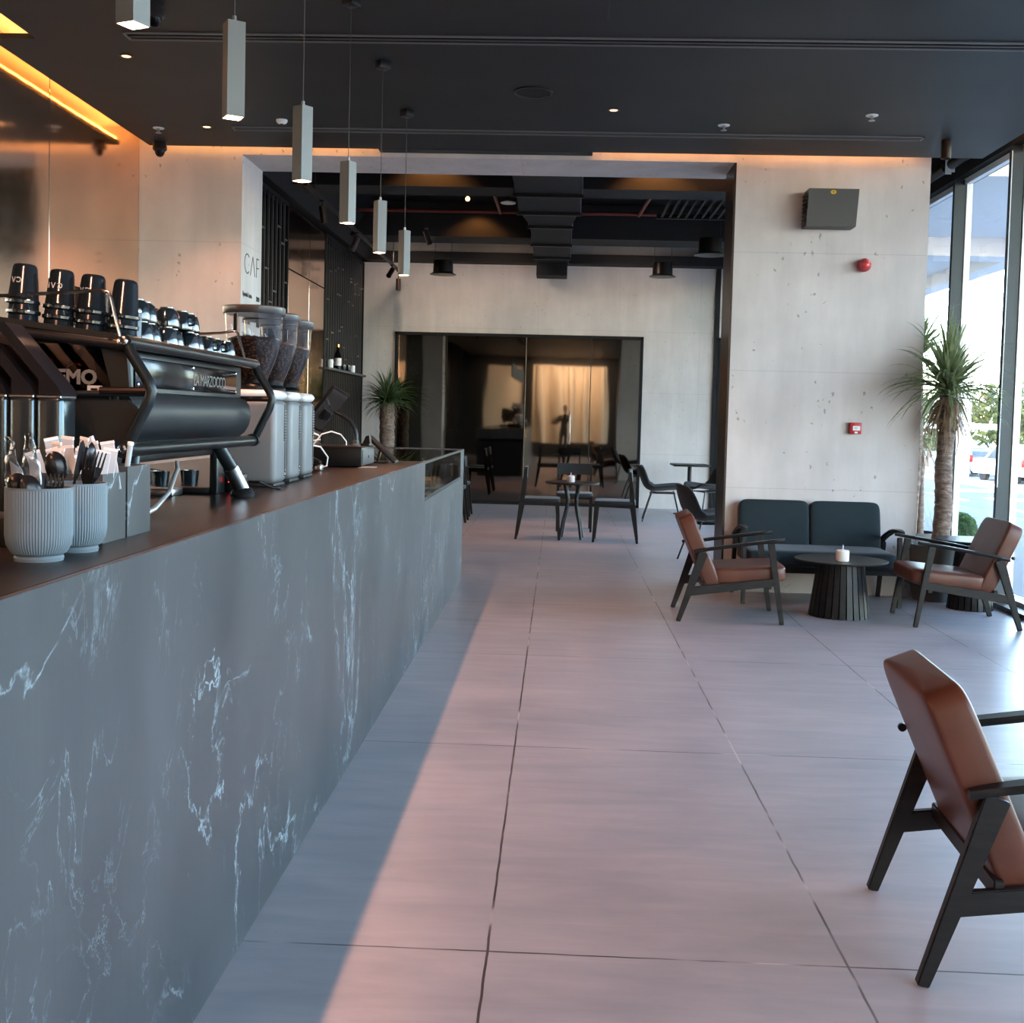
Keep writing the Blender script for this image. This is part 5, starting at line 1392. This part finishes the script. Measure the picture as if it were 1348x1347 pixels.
# photographer standing right behind the viewpoint, seen only in the dark glass
ph = thing('person', 'person in black clothes holding a camera up, mirrored in the dark glass doors', 'person', (.10,-.52,0))
def skin(name, verts, edges, radii, material, lev=2):
    me = bpy.data.meshes.new(name); me.from_pydata(verts, edges, []); o = bpy.data.objects.new(name, me); col.objects.link(o)
    sk = o.modifiers.new('skin','SKIN'); sk.use_smooth_shade = True
    for v, rr in zip(me.skin_vertices[0].data, radii): v.radius = (rr, rr)
    me.skin_vertices[0].data[0].use_root = True
    sb = o.modifiers.new('sub','SUBSURF'); sb.levels = lev; sb.render_levels = lev
    me.materials.append(M[material]); o.parent = ph; return o
V = [(0,0,.98),(0,0,1.15),(0,.0,1.36),(0,.01,1.46),(0,.03,1.53),
     (-.17,0,1.40),(-.28,.10,1.18),(-.13,.33,1.37),(.17,0,1.40),(.28,.10,1.18),(.13,.33,1.37),
     (-.10,0,.92),(-.12,.03,.50),(-.13,0,.10),(-.14,.12,.04),(.10,0,.92),(.13,.0,.50),(.14,-.03,.10),(.16,.09,.04)]
Eg = [(0,1),(1,2),(2,3),(3,4),(2,5),(5,6),(6,7),(2,8),(8,9),(9,10),(0,11),(11,12),(12,13),(13,14),(0,15),(15,16),(16,17),(17,18)]
Rr = [.15,.13,.15,.06,.055,.065,.047,.035,.065,.047,.035,.10,.07,.045,.04,.10,.07,.045,.04]
skin('body', V, Eg, Rr, 'cloth_black')
hd = MB(); hd.lathe([(.001,-.12),(.04,-.11),(.066,-.07),(.078,-.01),(.080,.04),(.068,.09),(.04,.118),(.001,.125)], c=(0,.04,1.64), seg=28, sx=.92, sy=1.12)
hd.lathe([(.001,-.02),(.014,-.015),(.009,.03),(.001,.035)], c=(0,.135,1.625), seg=10)
for s_ in (-1,1): hd.lathe([(.001,-.03),(.012,-.02),(.014,.02),(.001,.03)], c=(s_*.078,.04,1.635), seg=10, sx=.6)
hd.build('head', 'skin', ph)
MB().lathe([(.083,.0),(.086,.04),(.074,.095),(.045,.125),(.001,.135)], c=(0,.028,1.64), seg=28, sx=.95, sy=1.1, cap=False).build('hair', 'cloth_black', ph)
for s_ in (-1,1):
    hx, hy, hz = s_*.10, .36, 1.40
    for q in range(4):
        zq = hz+.035-.02*q
        MB().tube([(hx+s_*.0,hy,zq),(hx-s_*.022,hy+.03,zq+.002),(hx-s_*.045,hy+.022,zq),(hx-s_*.052,hy+.006,zq)], .0085-.0008*q, 8, r1=.0065).build('finger', 'skin', ph)
    MB().tube([(hx,hy-.02,hz-.01),(hx-s_*.03,hy-.025,hz+.012),(hx-s_*.048,hy-.012,hz+.022)], .010, 8, r1=.008).build('thumb', 'skin', ph)
    MB().pillow(hx+s_*.012,hy-.012,hz+.005,.05,.045,.09,e=.6).build('palm', 'skin', ph)
dcam = thing('handheld_camera', 'black camera held up by the photographer mirrored in the glass doors', 'camera', (.10,-.16,1.40))
MB().box(-.065,.065,-.03,.03,-.045,.045,.01,3).build('camera_body', 'black_plastic', dcam)
MB().lathe([(.001,0),(.034,0),(.036,.06),(.030,.062),(.001,.055)], seg=24, mtx=Matrix.Translation((0,.03,0)) @ Matrix.Rotation(R(-90),4,'X')).build('lens_barrel', 'gloss_black', dcam)

# ================================================================== LIGHT, WORLD, CAMERA
spot('rear_warm_spot', (-1.0,13.2,3.9), 130, WARM, 62, .5, .04, (0,R(-4),0))
spot('rear_warm_spot', (.35,13.4,3.9), 60, WARM, 60, .5, .04, (0,0,0))
for x, e in ((-2.3,34),(-.9,34),(1.0,26)):
    spot('wall_fill', (x,16.12,3.62), e, (1,.74,.56), 120, .8, .05, (R(52),0,0))  # spots with no fixture of their own, added to brighten the back wall
for x, y, e in ((-1.40,11.80,50),(.95,11.80,62),(-1.15,15.10,30),(1.55,11.80,10)):
    spot('beam_spot', (x,y,4.17), e, (1,.40,.10), 110, .5, .03, (R(12),0,0))
for x, y in ((-2.61,6.75),(-2.64,8.39),(.314,7.777)):
    spot('downlight_light', (x, y, CEIL-.02), 60, WARM, 100, .5, .03)
for x, e in ((-1.9,90),(-.2,420),(1.0,420)):
    spot('panel_fill', (x, -2.7, CEIL-.05), e, (1,.80,.60), 110, .6, .05, (R(-48),0,0))  # unseen lamps added to brighten the cream panels mirrored in the doors

w = bpy.data.worlds.new('World'); scene.world = w; w.use_nodes = True; nt = w.node_tree
bg = nt.nodes['Background']; sky = nt.nodes.new('ShaderNodeTexSky'); sky.sky_type = 'NISHITA'
sky.sun_disc = False; sky.sun_elevation = R(28); sky.sun_rotation = R(200); sky.air_density = 1.0; sky.dust_density = 1.5
nt.links.new(sky.outputs[0], bg.inputs[0]); bg.inputs[1].default_value = SKY

cam = bpy.data.cameras.new('camera'); co = bpy.data.objects.new('camera', cam); col.objects.link(co); scene.camera = co
f_, px, py = 1500.14, 673.77, 623.98
cam.sensor_fit = 'HORIZONTAL'; cam.sensor_width = 36; cam.lens = 36*f_/1348
cam.shift_x = (674-px)/1348; cam.shift_y = (py-673.5)/1348
yaw, pitch, roll = .0396543, -.049855, -.0251846
Rz = Matrix.Rotation(yaw,3,'Z'); Rx = Matrix.Rotation(pitch,3,'X'); Ry = Matrix.Rotation(roll,3,'Y')
Rm = Rz @ Rx @ Ry
B = Matrix(((1,0,0),(0,0,-1),(0,1,0)))      # camera axes: right=x, up=z, back=-y
co.matrix_world = Matrix.Translation((0,0,1.3455)) @ (Rm @ B).to_4x4()
cam.clip_start = .05; cam.clip_end = 400

scene.view_settings.view_transform = 'Standard'; scene.view_settings.look = 'None'
scene.view_settings.gamma = 1; scene.view_settings.use_curve_mapping = False; scene.view_settings.exposure = EXPO
